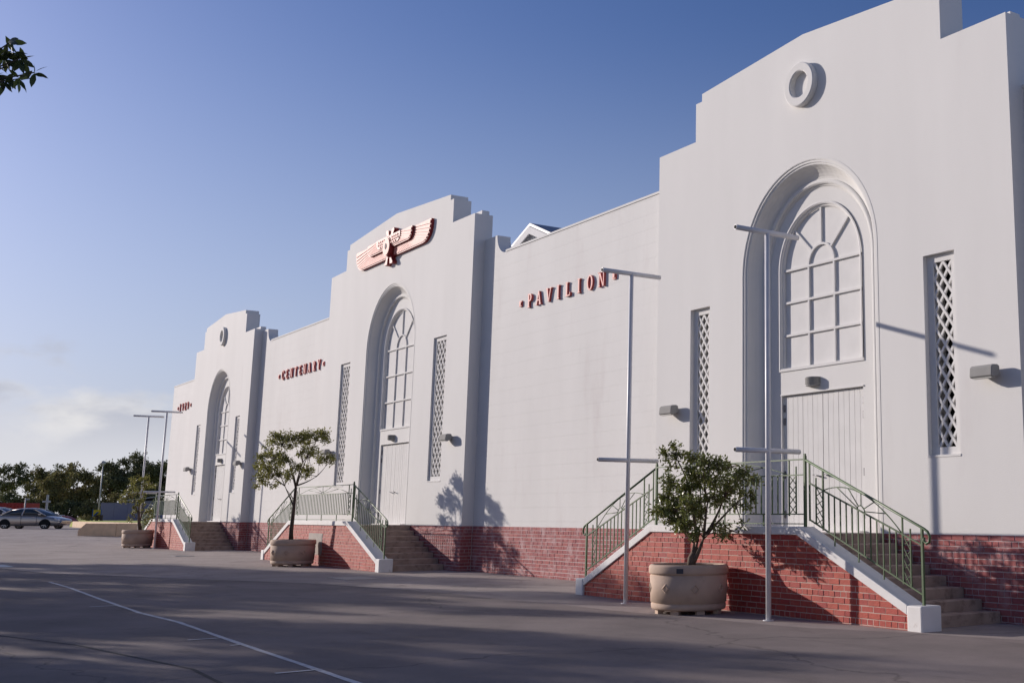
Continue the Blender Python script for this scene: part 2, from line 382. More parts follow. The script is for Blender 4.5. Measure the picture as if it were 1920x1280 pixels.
def lay(u0, u1, zbase, ztop, clips=(), deep=False, rnd=None):
    """rows of (u, z, length, height, polygon or None); laid from the top course down"""
    rnd = rnd or random.Random(int(u0*97)+3); out = []; r = 0; z = ztop
    while z > zbase+.02:
        z0 = z-CH+JT+(.008 if deep and r % 3 == 2 else 0); z0c = max(z0, zbase)
        header = (r % 4 == 1)
        L = BL/2 if header else BL
        u = u0-(rnd.uniform(.0, .1) if header else (BL/2 if r % 2 else 0)+rnd.uniform(-.02, .02))
        while u < u1-.015:
            l_ = L if rnd.random() > .06 else BL/2
            a, b_ = max(u, u0), min(u+l_-JT, u1)
            if b_-a > .02:
                poly = [(a, z0c), (b_, z0c), (b_, z), (a, z)]; cut = (z0c-z0 > .004)
                for cl in clips:
                    q = clip_poly(poly, *cl)
                    if q != poly: cut = True
                    poly = q
                if len(poly) > 2: out.append((a, z0c, b_-a, z-z0c, poly if cut or deep and r % 3 == 2 else None))
            u += l_
        z -= CH; r += 1
    return out
def emit_bricks(parent, rows, org, rz, m, proud, limit, key=None, stuff_name='brick_courses'):
    org = Vector(org); rot = Matrix.Rotation(rz, 3, 'Z')
    rows = sorted(rows, key=key) if key else rows
    rest = MB(); n = 0
    for (a, z, l, h, poly) in rows:
        jy = random.uniform(-.004, .004)
        if n < limit:
            n += 1
            if poly is None: o = inst('brick', brick_mesh(l, m), parent, org+rot@Vector((a, -proud+jy, z)), (0, 0, rz))
            else:
                b = MB().prism([[(x-a, zz-z) for x, zz in poly]], 0, .035)
                b.build('brick', m, parent, tuple(org+rot@Vector((a, -proud+jy, z))), rz=rz)
        else:
            if poly is None:
                me = brick_mesh(l, m); k = len(rest.v)
                rest.v += [tuple(org+rot@(Vector(v_.co)+Vector((a, -proud+jy, z)))) for v_ in me.vertices]
                rest.f += [tuple(i+k for i in p.vertices) for p in me.polygons]; rest.sm += [False]*len(me.polygons)
            else:
                b = MB().prism([poly], -proud+jy, .03)
                rest.add([tuple(org+rot@Vector(p)) for p in b.v], b.f)
    if rest.v:
        o = rest.build(stuff_name, m, parent); o['kind'] = 'stuff'

# ------------------------------------------------------------------ the hall
hall = empty('exhibition_hall', (0, 0, 0), 'long white hall with three stepped pavilion fronts, arched windows and red brick base', 'building')
PS = dict(w=5.188, a1=3.725, a2=3.493, zo=9.748, zi=9.752, zd=10.633, ze=10.808, zA=11.067, zt=8.414, r=1.981, l1=3.151, l2=3.872, lt=5.978, lb=2.585, wr=1.23, dw=1.19, wz=4.45, dz=3.93)
PC = dict(w=6.348, a1=4.752, a2=4.504, zo=10.453, zi=10.476, zd=11.234, ze=11.412, zA=11.709, zt=9.255, r=2.137, l1=3.716, l2=4.688, lt=6.986, lb=2.618, wr=1.36, dw=1.24, wz=4.45, dz=3.93)
ZB, DC = 1.3, .35
SP = 21.592
FR = [(0.0, PS), (-SP, PC), (-2*SP, PS)]
TH = .58
def arc(cx, cz, r, a0, a1, n): return [(cx+r*math.cos(a0+(a1-a0)*i/n), cz+r*math.sin(a0+(a1-a0)*i/n)) for i in range(n+1)]
def arch_path(cx, r, zs, zf, n=36): return [(cx-r, zf)]+arc(cx, zs, r, math.pi, 0, n)+[(cx+r, zf)]
def sweep_arch(cx, r, zs, zf, prof, n=36):
    b = MB(); k = n+3
    for s_, y in prof:
        for x, z in arch_path(cx, r-s_, zs, zf, n): b.v.append((x, y, z))
    for i in range(len(prof)-1):
        for j in range(k-1):
            b.f.append((i*k+j, i*k+j+1, (i+1)*k+j+1, (i+1)*k+j)); b.sm.append(False)
    return b
for fi, (cx, p) in enumerate(FR):
    w, r = p['w'], p['r']; zs = p['zt']-r
    outer = [(cx-w, ZB)]+arch_path(cx, r, zs, ZB)+[(cx+w, ZB), (cx+w, p['zo']), (cx+p['a1'], p['zi']), (cx+p['a1'], p['zd']), (cx+p['a2'], p['zd']), (cx+p['a2'], p['ze']),
             (cx, p['zA']), (cx-p['a2'], p['ze']), (cx-p['a2'], p['zd']), (cx-p['a1'], p['zd']), (cx-p['a1'], p['zi']), (cx-w, p['zo'])]
    holes = [[(cx+s*p['l1'], p['lb']), (cx+s*p['l2'], p['lb']), (cx+s*p['l2'], p['lt']), (cx+s*p['l1'], p['lt'])] for s in (-1, 1)]
    MB().prism([outer]+holes, 0, TH).build('pavilion_wall', 'render', hall)
    # coping blocks set back on the shoulders and on the gable
    cb = MB()
    for s in (-1, 1):
        x0, x1 = sorted((cx+s*(p['a1']+.36), cx+s*(w-.13))); cb.box(x0, x1, .28, .52, p['zi']-.02, p['zi']+.13)
        x0, x1 = sorted((cx+s*(p['a1']+.012), cx+s*(p['a1']+.30))); cb.box(x0, x1, .14, .54, p['zi']-.02, p['zi']+.035)
    cb.build('parapet_ridge', 'render', hall)
    # moulded arch surround
    prof = [(-.05, -.002), (-.05, -.005), (-.012, -.005), (-.008, .012), (.0, .015), (.045, .015), (.055, .035), (.085, .04), (.10, .065), (.125, .12), (.165, .18), (.22, .24), (.28, .285), (.335, .305),
            (.335, .285), (.36, .272), (.395, .272), (.42, .29), (.425, .325), (.45, .335), (.465, .36), (.52, .37)]
    sm = sweep_arch(cx, r, zs, ZB, prof); sm.build('arch_moulding', 'trim', hall)
    ro = r-.50
    pan_out = [(cx-p['dw'], ZB), (cx-p['dw'], p['dz']), (cx+p['dw'], p['dz']), (cx+p['dw'], ZB), (cx+ro, ZB)]+arc(cx, zs, ro, 0, math.pi, 36)+[(cx-ro, ZB)]
    win = [(cx-p['wr'], p['wz'])]+arc(cx, zs, p['wr'], math.pi, 0, 30)+[(cx+p['wr'], p['wz'])]
    MB().prism([pan_out, win], .365, .52).build('recess_panel', 'render', hall)
    # window: frame, muntins, painted panes
    wd = sweep_arch(cx, p['wr'], zs, p['wz'], [(0, .34), (.03, .335), (.055, .35), (.06, .385), (.085, .39), (.10, .41), (.105, .44)], 30).build('window', 'paintwood', hall)
    MB().box(cx-p['wr']-.005, cx+p['wr']+.005, .342, .44, p['wz']-.045, p['wz']+.012).build('window_sill', 'paintwood', wd)
    iw = p['wr']-.10; hx = iw*.335; rows_z = [p['wz']+.01+(zs-p['wz'])*i/3 for i in range(4)]
    ym = .405
    for s in (-1, 1): MB().box(cx+s*hx-.022, cx+s*hx+.022, ym, .449, p['wz'], zs).build('muntin', 'paintwood', wd)
    for i in (1, 2, 3): MB().box(cx-iw, cx+iw, ym-.004, .447, rows_z[i]-.022, rows_z[i]+.022).build('muntin', 'paintwood', wd)
    b = MB(); lo = arc(cx, zs+.022, hx-.022, 0, math.pi, 16); hi = arc(cx, zs+.022, hx+.022, 0, math.pi, 16)
    b.prism([hi+lo[::-1]], ym-.002, .449).build('muntin', 'paintwood', wd)
    for a in (45, 90, 135):
        c_, s_ = math.cos(R(a)), math.sin(R(a))
        MB().bar((cx+c_*(hx+.02), .428, zs+s_*(hx+.04)), (cx+c_*iw, .428, zs+s_*iw), .044, .04, up=(0, 1, 0)).build('muntin', 'paintwood', wd)
    edges = [cx-iw, cx-hx, cx+hx, cx+iw]
    for i in range(3):
        for j in range(3):
            jy = random.uniform(-.003, .003)
            MB().box(edges[i]+.003, edges[i+1]-.003, .444+jy, .46+jy, rows_z[j]+.003, rows_z[j+1]-.003).build('pane', 'paintwood', wd)
    MB().prism([arc(cx, zs+.02, hx-.01, 0, math.pi, 14)], .445, .46).build('pane', 'paintwood', wd)
    for a0, a1 in ((0, 45), (45, 90), (90, 135), (135, 180)):
        MB().prism([arc(cx, zs+.02, iw+.02, R(a0+.3), R(a1-.3), 8)+arc(cx, zs+.02, hx+.006, R(a1-.6), R(a0+.6), 6)], .446, .46).build('pane', 'paintwood', wd)
    # door: two boarded leaves
    dr = MB().box(cx-p['dw'], cx+p['dw'], .445, .50, ZB, p['dz']).build('door', 'paintwood', hall)
    hb = MB().box(cx-p['dw']-.02, cx+p['dw']+.02, .346, .364, p['dz']-.0, p['dz']+.025).build('drip_rail', 'paintwood', dr)
    NP = 16; pw = 2*p['dw']/NP; pme = MB().box(.005, pw-.005, 0, .03, 0, p['dz']-ZB-.05).mesh('plank'); pme.materials.append(M['paintwood'])
    for i in range(NP):
        inst('plank', pme, dr, (cx-p['dw']+i*pw+(.006 if i >= NP/2 else -.004 if i == NP/2-1 else 0), .416+random.uniform(-.0015, .0015), ZB+.025))
    for s in (-1, 1):
        for z in (1.62, 2.38, 3.42, 3.68): MB().box(cx+s*(p['dw']-.045)-.016, cx+s*(p['dw']-.045)+.016, .395, .42, z-.07, z+.07).build('hinge', 'steel', dr)
    hd = MB().tube([(cx+.05, .40, 2.36), (cx+.05, .36, 2.36), (cx+.26, .355, 2.33)], .013, 6); hd.tube([(cx-.05, .40, 2.33), (cx-.05, .36, 2.33), (cx-.24, .355, 2.36)], .013, 6); hd.build('door_handle', 'steel', dr)
    MB().box(cx-p['dw']-.02, cx+p['dw']+.02, .20, .44, ZB, ZB+.03).build('threshold', 'coping', dr)
    MB().box(cx-r, cx+r, 0.002, .50, ZB-.1, ZB-.002).build('arch_floor', 'landing', hall)
    # lattice screens
    for s in (-1, 1):
        xa, xb = sorted((cx+s*p['l1'], cx+s*p['l2'])); za, zb = p['lb'], p['lt']
        ly = .09 if fi == 0 else .055; bd = .155 if p is PS else .135
        inner = [(xa+bd, za+.13), (xb-bd, za+.13), (xb-bd, zb-.13), (xa+bd, zb-.13)]
        sc = MB().prism([[(xa+.002, za+.002), (xb-.002, za+.002), (xb-.002, zb-.002), (xa+.002, zb-.002)], inner], ly, ly+.06).build('lattice_screen', 'paintwood', hall)
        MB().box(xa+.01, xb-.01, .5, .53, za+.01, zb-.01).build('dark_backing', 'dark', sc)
        MB().box(xa-.012, xb+.012, -.010, ly, za-.035, za+.001).build('screen_sill', 'trim', sc)
        x0, z0, x1, z1 = xa+bd-.012, za+.12, xb-bd+.012, zb-.12
        ncol = 2 if p is PS else 3; px_ = (xb-xa-2*bd)/ncol; nrow = round((zb-za-.26)/(px_*1.38)); pz_ = (zb-za-.26)/nrow
        for dirn in (1, -1):
            for k in range(-nrow-ncol-2, nrow+ncol+3):
                # line: (x-xa-.09)/px + dirn*(z-za-.13)/pz = k
                pts = []
                for zz in (z0, z1):
                    xx = xa+bd+px_*(k+.0-dirn*(zz-za-.13)/pz_)
                    if x0-1e-6 <= xx <= x1+1e-6: pts.append((xx, zz))
                for xx in (x0, x1):
                    zz = za+.13+pz_*(k-(xx-xa-bd)/px_)*dirn
                    if z0 < zz < z1: pts.append((xx, zz))
                if len(pts) < 2: continue
                (xq, zq), (xr, zr) = pts[0], pts[-1]
                if math.hypot(xr-xq, zr-zq) < .05: continue
                y = ly+(.028 if dirn > 0 else .035)
                MB().bar((xq, y, zq), (xr, y, zr), .044, .036, up=(0, 1, 0)).build('slat', 'paintwood', sc)
# ring ornaments on the outer pavilions are their own pieces of plaster on the wall
for cx in (0.0, -2*SP):
    b = MB(); zc, r0, r1 = 9.993, .27, .449; n = 48
    prof = [(r1, .0), (r1, -.115), (r1-.02, -.13), (r0+.02, -.13), (r0, -.115), (r0, .0)]
    for rr, y in prof:
        for j in range(n): b.v.append((cx+rr*math.cos(2*math.pi*j/n), y, zc+rr*math.sin(2*math.pi*j/n)))
    for i in range(len(prof)-1):
        for j in range(n): b.f.append((i*n+j, i*n+(j+1) % n, (i+1)*n+(j+1) % n, (i+1)*n+j)); b.sm.append(False)
    b.build('ring_ornament', 'trim', hall)
# connecting walls with scrolled ends
def conn(xa, xb, zt, ls, rs):
    top = []
    if rs: top += [(xb, zt+.60), (xb-.12, zt+.60)]+[(xb-.72+.6*math.cos(t), zt+.6+.6*math.sin(t)) for t in [-i*math.pi/2/10 for i in range(0, 11)]]
    else: top += [(xb, zt)]
    if ls: top += [(xa+1.45+.6*math.cos(math.pi+t), zt+.6+.6*math.sin(math.pi+t)) for t in [math.pi/2-i*math.pi/2/10 for i in range(0, 11)]]+[(xa+.85, zt+.60), (xa, zt+.60)]
    else: top += [(xa, zt)]
    MB().prism([[(xa, ZB), (xb, ZB)]+top], DC, DC+.42).build('connecting_wall', 'block', hall)
    x0, x1 = xa+(1.47 if ls else .0), xb-(.74 if rs else .0)
    MB().box(x0, x1, DC-.02, DC+.46, zt+.001, zt+.055).build('wall_coping', 'trim', hall)
CW = [(-SP+PC['w'], -PS['w'], 9.06, True, False), (-2*SP+PS['w'], -SP-PC['w'], 9.06, True, True), (-54.4, -2*SP-PS['w'], 8.50, False, False), (PS['w'], 11.3, 8.50, False, False)]
for a in CW: conn(*a)
# brick base: mortar core, then bricks
bricks = []
core = MB()
for cx, p in FR: core.box(cx-p['w']+.004, cx+p['w']-.004, -.008, TH, -.4, ZB-.001)
for xa, xb, *_ in CW: core.box(xa, xb, DC-.008, DC+.42, -.4, ZB-.001)
base = core.build('brick_base', 'mortar_old', hall)
flat = []
for cx, p in FR:
    flat += [(u, z, l, h, q, 0.0) for (u, z, l, h, q) in lay(cx-p['w'], cx+p['w'], gz(cx)-.05, ZB-.004, deep=True)]
for xa, xb, *_ in CW:
    flat += [(u, z, l, h, q, DC) for (u, z, l, h, q) in lay(xa, xb, gz(xa)-.05, ZB-.004, deep=True)]
def hidden(u): return any(cx-p['w']-.1 < u < cx+2.1 for cx, p in FR[:1])
near = sorted([b for b in flat if not hidden(b[0]) and b[0] < 5.2], key=lambda b: (b[0]-CAM.x)**2+(b[5]-CAM.y)**2)[:298]
ids = set(id(b) for b in near)
for lst, lim in ((near, 400), ([b for b in flat if id(b) not in ids], 0)):
    for yy in (0.0, DC):
        emit_bricks(base, [b[:5] for b in lst if b[5] == yy], (0, yy, 0), 0, 'brick_old', .014, lim)
for cx, p in FR[1:]:                                          # returns on the right flank of the pavilions
    emit_bricks(base, lay(0, DC-.03, gz(cx)-.05, ZB-.004, deep=True), (cx+p['w']-.004, 0, 0), R(90), 'brick_old', .012, 0)
for zt_ in (ZB,):
    cbm = MB()
    for cx, p in FR: cbm.box(cx-p['w']-.01, cx+p['w']+.012, -.012, .0, ZB-.002, ZB+.018)
# hall behind the parapets
hb = MB(); hb.box(-54.3, 11.2, DC+.43, 34, -.3, 8.2); hb.build('hall_body', 'render', hall)
for gx in (-27.0, -48.6, -5.4):
    zr, zl, hw = 13.57, 12.0, 3.9
    rf = MB(); y0, y1 = 8.0, 30
    s_ = (zr-zl)/hw
    rf.prism([[(gx-hw, zl), (gx, zr), (gx+hw, zl), (gx+hw, zl-.12), (gx, zr-.12), (gx-hw, zl-.12)]], y0-.25, y1)
    ro_ = rf.build('monitor_roof', 'roof', hall)
    MB().prism([[(gx-hw+.05, 8.2), (gx+hw-.05, 8.2), (gx+hw-.05, zl-.14), (gx, zr-.15), (gx-hw+.05, zl-.14)]], y0, y1-.2).build('gable', 'render', ro_)
    MB().prism([[(gx-hw, zl-.14), (gx, zr-.14), (gx+hw, zl-.14), (gx+hw, zl-.42), (gx, zr-.46), (gx-hw, zl-.42)]], y0-.29, y0-.24).build('bargeboard', 'paintwood', ro_)
    for k in range(-9, 10):
        xx = gx+k*.16; zh = zr-.55-abs(k*.16)*s_
        MB().box(xx-.05, xx+.05, y0-.06, y0-.004, zl-.6, zh).build('vent_slat', 'paintwood', ro_)

# ------------------------------------------------------------------ wall lamps
def wall_lamp(x, z, label):
    e = empty('wall_lamp', (x, 0, z), label, 'lamp', 'flood lamps on the pavilion fronts')
    b = MB(); sec = [(-.005, -.05), (-.015, .085), (-.06, .105), (-.16, .10), (-.20, .07), (-.215, -.075), (-.19, -.095), (-.10, -.095)]
    n = len(sec)
    for xx in (-.235, .225):
        for y, zz in sec: b.v.append((xx, y-.06, zz))
    b.f = [tuple(range(n)), tuple(range(2*n-1, n-1, -1))]+[(i, (i+1) % n, (i+1) % n+n, i+n) for i in range(n)]; b.sm = [False]*len(b.f)
    bevel_obj(b.build('housing', 'lamp', e), .012, 2)
    MB().box(-.09, .09, -.08, 0, -.07, .05).build('bracket', 'lamp', e)
    MB().box(-.20, .20, -.25, -.17, -.112, -.096).build('lens', 'glass_lens', e)
for x, lb in ((-4.43, 'grey box wall lamp left of the ringed pavilion beside PAVILION lettering'), (4.6, 'grey box wall lamp right of the last lattice screen, past the cross shadow'),
              (-16.25, 'grey box wall lamp right of the winged emblem pavilion lattice'), (-26.9, 'grey box wall lamp behind the slender potted tree, left of winged emblem pavilion'),
              (-38.6, 'grey box wall lamp on the 1929 end pavilion beside the CENTENARY wall'), (-47.7, 'grey box wall lamp on the 1929 end pavilion below the date')):
    wall_lamp(x, 3.84, lb)
for (cx, p), lb in zip(FR, ('louvred half-round lamp over the door with bushy potted tree outside', 'louvred half-round lamp over the door under the winged emblem', 'louvred half-round lamp over the door of the 1929 end pavilion')):
    e = empty('door_lamp', (cx-.18, .365, 4.13), lb, 'lamp', 'lamps over the doors')
    b = MB(); hp = arc(0, 0, .17, math.pi, 2*math.pi, 12)
    for zz in (-.085, .085):
        for x, y in hp: b.v.append((x, y, zz))
    n = len(hp); b.f = [tuple(range(n)), tuple(range(n, 2*n))]+[(i, i+1, i+1+n, i+n) for i in range(n-1)]; b.sm = [False]*len(b.f)
    b.build('housing', 'lamp', e)
    for zz in (-.05, -.015, .02, .055):
        b = MB(); hp2 = arc(0, 0, .185, math.pi, 2*math.pi, 12); n = len(hp2)
        for z2 in (zz, zz+.014):
            for x, y in hp2: b.v.append((x, y, z2))
        b.f = [tuple(range(n)), tuple(range(n, 2*n))]+[(i, i+1, i+1+n, i+n) for i in range(n-1)]; b.sm = [False]*len(b.f)
        b.build('louvre', 'lamp', e)

# ------------------------------------------------------------------ raised lettering
def stroke(a, b, w0, w1=None, horiz=True):
    w1 = w1 or w0
    return [(a[0]-w0/2, a[1]), (a[0]+w0/2, a[1]), (b[0]+w1/2, b[1]), (b[0]-w1/2, b[1])]
T, t_ = .17, .09                                              # thick and thin strokes in letter-height units
def serif(x, z, w=.34): return [(x-w/2, z), (x+w/2, z), (x+w/2, z+.07), (x-w/2, z+.07)]
def ell(cx, cz, rx, rz, a0, a1, wx, wz, n=20):
    o = [(cx+rx*math.cos(R(a0+(a1-a0)*i/n)), cz+rz*math.sin(R(a0+(a1-a0)*i/n))) for i in range(n+1)]
    i_ = [(cx+(rx-wx)*math.cos(R(a0+(a1-a0)*i/n)), cz+(rz-wz)*math.sin(R(a0+(a1-a0)*i/n))) for i in range(n+1)]
    return o+i_[::-1]
def hbar(x0, x1, z, h=.085): return [(x0, z), (x1, z), (x1, z+h), (x0, z+h)]
GL = {
 'I': [stroke((0,0),(0,1),T), serif(0,0), serif(0,.93)],
 'L': [stroke((-.2,0),(-.2,1),T), serif(-.2,.93), hbar(-.36,.3,0), [(.22,0),(.3,0),(.33,.25),(.26,.25)]],
 'P': [stroke((-.2,0),(-.2,1),T), serif(-.2,0), hbar(-.36,.05,.915), hbar(-.2,.05,.44), ell(.02,.72,.28,.28,-90,90,T,.085)],
 'R': [stroke((-.22,0),(-.22,1),T), serif(-.22,0,.3), hbar(-.36,.03,.915), hbar(-.22,.03,.46), ell(.0,.73,.28,.27,-90,90,T,.085), [(.16,0),(.38,0),(.12,.48),(-.06,.48)]],
 'A': [[(-.36,0),(-.27,0),(.03,1),(-.07,1)], [(.17,0),(.36,0),(.07,1),(-.07,1)], hbar(-.2,.2,.3,.08), serif(-.32,0,.26), serif(.28,0,.3)],
 'V': [[(-.03,0),(.07,0),(.36,1),(.26,1)], [(-.07,0),(.07,0),(-.17,1),(-.36,1)], serif(-.28,.93,.3), serif(.32,.93,.26)],
 'N': [stroke((-.3,0),(-.3,1),t_), stroke((.3,0),(.3,1),t_), [(.2,0),(.34,0),(-.16,1),(-.34,1)], serif(-.3,0,.26), serif(.3,.93,.26), serif(-.36,.93,.2)],
 'O': [ell(0,.5,.4,.52,0,359.9,T,.085,36)],
 'C': [ell(.06,.5,.42,.52,45,315,T,.085,28), stroke((.33,.68),(.33,.92),.07), stroke((.33,.08),(.33,.32),.07)],
 'E': [stroke((-.22,0),(-.22,1),T), hbar(-.34,.28,0), hbar(-.34,.26,.915), hbar(-.22,.14,.46), [(.2,0),(.28,0),(.32,.24),(.25,.24)], stroke((.24,.78),(.24,1),.07), stroke((.13,.38),(.13,.62),.07)],
 'T': [stroke((0,0),(0,1),T), serif(0,0), hbar(-.36,.36,.915), stroke((-.33,.75),(-.33,1),.07), stroke((.33,.75),(.33,1),.07)],
 'Y': [stroke((0,0),(0,.5),T), serif(0,0), [(-.09,.42),(.08,.42),(-.2,1),(-.38,1)], [(-.03,.42),(.08,.42),(.38,1),(.27,1)], serif(-.29,.93,.28), serif(.31,.93,.24)],
 '1': [stroke((0,0),(0,1),T), serif(0,0), [(-.22,.8),(-.08,.83),(.0,1),(-.05,1)]],
 '9': [ell(0,.69,.29,.31,0,359.9,.13,.085,28), ell(-.09,.62,.38,.62,-78,8,.15,.07,14)],
 '2': [ell(-.02,.71,.29,.29,-25,165,.13,.085,18), [(-.3,0),(-.12,.0),(.25,.57),(.11,.62)], hbar(-.3,.3,0,.12), stroke((.28,0),(.28,.24),.07)],
}
def word(txt, xs, zb, h, label, pips, wsc=1.0):
    e = empty('raised_lettering', (sum(xs)/len(xs), DC, zb), label, 'lettering')
    x0 = e.location.x
    for ch, x in zip(txt, xs):
        b = MB()
        for i, poly in enumerate(GL[ch]):
            b.prism([[(px*h*wsc, pz*h) for px, pz in poly]], -.062-.002*i, 0)
        b.build('letter', 'red_letter', e, (x-x0, 0, 0))
    for x in pips:
        b = MB(); s_ = h*.19; zc = h*.47
        b.prism([[(-s_, zc-s_*1.1), (s_, zc-s_*1.1), (s_, zc+s_*1.1), (-s_, zc+s_*1.1)]], -.045, 0); b.prism([[(-s_*.6, zc-s_*.65), (s_*.6, zc-s_*.65), (s_*.6, zc+s_*.65), (-s_*.6, zc+s_*.65)]], -.06, -.044)
        b.build('square_stop', 'red_letter', e, (x-x0, 0, 0))
word('PAVILION', [-12.07, -11.56, -10.99, -10.47, -9.93, -9.37, -8.81, -8.23], 7.20, .375, 'raised red serif letters spelling PAVILION on the white wall', (-12.66, -7.65), .95)
word('CENTENARY', [-34.38+i*.577 for i in range(9)], 7.16, .385, 'raised red serif letters spelling CENTENARY on the white wall', (-34.95, -29.28), .95)
word('1929', [-52.45+i*.56 for i in range(4)], 7.05, .40, 'raised red numerals spelling 1929 on the white end wall', (-52.98, -50.2), .9)
# ------------------------------------------------------------------ winged emblem
def wing_outline(s, x0, x1, zt, zb, rad):
    pts = [(x0, zb), (x0, zt), (x1, zt)]+[(x1-rad+rad*math.cos(R(a)), zb+rad*.9+rad*.9*math.sin(R(a))) for a in range(0, -91, -15)]
    return [(s*x, z) for x, z in pts]
em = empty('winged_emblem', (-21.68, 0, 10.53), 'salmon and red winged disc relief high on the middle pavilion', 'relief')
for s in (-1, 1):
    wg = MB().prism([wing_outline(s, .1, 3.37, .36, -.345, .62)], -.10, 0).build('wing', 'red_side', em)
    MB().prism([wing_outline(s, .1, 2.02, .37, -.05, .32)], -.19, -.095).build('wing_tier', 'red_side', wg)
    MB().prism([wing_outline(s, .1, 1.08, .38, .04, .30)], -.23, -.185).build('wing_tier', 'red_side', wg)
    # feathers: tapering slips fanning from the root
    def feathers(cx, cz, out, inn, n, y):
        for i in range(n):
            a0, a1 = out[i], out[i+1]; b0, b1 = inn[i], inn[i+1]
            g_ = .17
            def lp(p_, q_, t): return (p_[0]+(q_[0]-p_[0])*t, p_[1]+(q_[1]-p_[1])*t)
            poly = [lp(b0, b1, g_), lp(a0, a1, g_*.7), lp(a0, a1, 1-g_*.7), lp(b0, b1, 1-g_)]
            MB().prism([[(s*x, z) for x, z in poly]], y-.02, y+.005).build('feather', 'red_face', wg)
    def resample(pl, n):
        d = [0]
        for i in range(len(pl)-1): d.append(d[-1]+math.hypot(pl[i+1][0]-pl[i][0], pl[i+1][1]-pl[i][1]))
        out = []
        for k in range(n+1):
            t = d[-1]*k/n; i = max(j for j in range(len(d)) if d[j] <= t+1e-9); i = min(i, len(pl)-2)
            f = (t-d[i])/max(1e-9, d[i+1]-d[i]); out.append((pl[i][0]+(pl[i+1][0]-pl[i][0])*f, pl[i][1]+(pl[i+1][1]-pl[i][1])*f))
        return out
    def rim(x0, x1, zt, zb, rad, ins):
        return [(x1-ins, zt-ins)]+[(x1-rad+(rad-ins)*math.cos(R(a)), zb+rad*.9+(rad*.9-ins)*math.sin(R(a))) for a in range(0, -91, -15)]+[(x0, zb+ins)]
    feathers(0, 0, resample(rim(.32, 3.37, .36, -.345, .62, .035), 24), resample(rim(.32, 2.02, .36, -.05, .32, -.015), 24), 24, -.10)
    feathers(0, 0, resample(rim(.32, 2.02, .37, -.05, .32, .035), 15), resample(rim(.32, 1.08, .37, .04, .30, -.015), 15), 15, -.19)
    for i in range(4):
        for j in range(3):
            x = .36+i*.165+(j % 2)*.03; z = .10+j*.095
            if x < 1.0-(.2 if j == 0 else 0): MB().prism([[(s*(x+.06*math.cos(R(a))), z+.036*math.sin(R(a))) for a in range(0, 360, 45)]], -.255, -.228).build('scale', 'red_face', wg)
    # horns above and tail feathers below
    MB().prism([[(s*x, z) for x, z in ((.05, .26), (.19, .22), (.25, .40), (.38, .56), (.33, .63), (.14, .60), (.10, .45))]], -.17, 0).build('horn', 'red_side', em)
    MB().prism([[(s*x, z) for x, z in ((.03, -.24), (.18, -.26), (.24, -.42), (.36, -.54), (.33, -.60), (.12, -.59), (.09, -.42))]], -.17, 0).build('tail_plume', 'red_side', em)
MB().prism([arc(0, 0, .335, 0, 2*math.pi*35/36, 35)], -.26, 0).build('disc', 'red_side', em)
MB().prism([arc(0, 0, .30, 0, 2*math.pi*35/36, 35)], -.285, -.255).build('disc_face', 'red_face', em)
MB().prism([[(-.08, -.04), (-.02, -.09), (.06, -.02), (.03, .09), (-.04, .12), (-.09, .05)]], -.30, -.28).build('boss', 'lamp', em)
MB().prism([[(-.05, -.36), (.05, -.36), (.06, -.25), (-.06, -.25)]], -.15, 0).build('tail_stub', 'red_face', em)

# ------------------------------------------------------------------ entrance stairs
YF = -2.03
def stair(cx, Lf, He, label, limit):
    g0 = gz(cx); e = empty('entrance_stair', (cx, 0, g0), label, 'stairs', 'entrance stairs of the hall')
    T0 = ZB-g0; Hs = He-.30; sl = (T0+.125-.345)/(Hs+.14-Lf)
    fw = MB().prism([[(-Hs, -.25), (Hs, -.25), (Hs, .20), (Lf-.06, T0-.006), (-Lf+.06, T0-.006), (-Hs, .20)]], YF, YF+.25).build('front_wall', 'mortar', e)
    m = (T0-.20)/(Hs-Lf+.06); c0 = T0+m*(Lf-.06)
    clips = [(m, 1, c0-.006), (-m, 1, c0-.006)]
    rows = lay(-Hs+.005, Hs-.005, -.06, T0-.006, clips)
    cl = e.location
    emit_bricks(fw, rows, (0, YF, 0), 0, 'brick', .005, limit, key=lambda b: (cl.x+b[0]-CAM.x)**2+(b[1]-.6)**2*3)
    cop = MB().prism([[(-Hs, .20), (-Hs, .345), (-Lf, T0+.125), (Lf, T0+.125), (Hs, .345), (Hs, .20), (Lf-.055, T0-.004), (-Lf+.055, T0-.004)]], YF-.035, YF+.31).build('coping', 'coping', e)
    bevel_obj(cop, .012, 2)
    for s in (-1, 1):
        x0, x1 = sorted((s*(Hs+.002), s*He)); bevel_obj(MB().box(x0, x1, YF-.045, YF+.36, -.2, .34).build('end_block', 'coping', e), .022, 2)
    x0 = Lf-.19; tr = (He-.34-x0)/7; ys = YF+.252
    MB().box(-x0, x0, ys, -.024, -.2, T0).build('landing', 'concrete', e)
    MB().box(-x0+.02, x0-.02, ys+.02, -.03, T0, T0+.006).build('landing_screed', 'landing', e)
    for s in (-1, 1):
        for i in range(1, 8):
            a, b = sorted((s*(x0+(i-1)*tr+.001), s*(x0+i*tr))); zt = T0-i*T0/8
            st = MB()
            o = st.box(a, b, ys+random.uniform(0, .004), -.024, -.2, zt+random.uniform(-.004, .004)).build('step', 'concrete', e); bevel_obj(o, .016, 2)
    return e
ST = [(0.0, 2.22, 4.95, 'brick entrance stair behind the bushy potted tree, wide concrete steps and white coping', 296),
      (-SP, 2.82, 5.64, 'brick entrance stair under the winged emblem, with a grey panel in its front', 0),
      (-2*SP, 2.22, 4.95, 'brick entrance stair of the 1929 end pavilion behind the sparse potted tree', 0)]
stairs = [stair(*a) for a in ST]
pn = MB().box(-.66, .66, YF-.012, YF-.002, .33, .98).build('access_panel', 'lid', stairs[1])
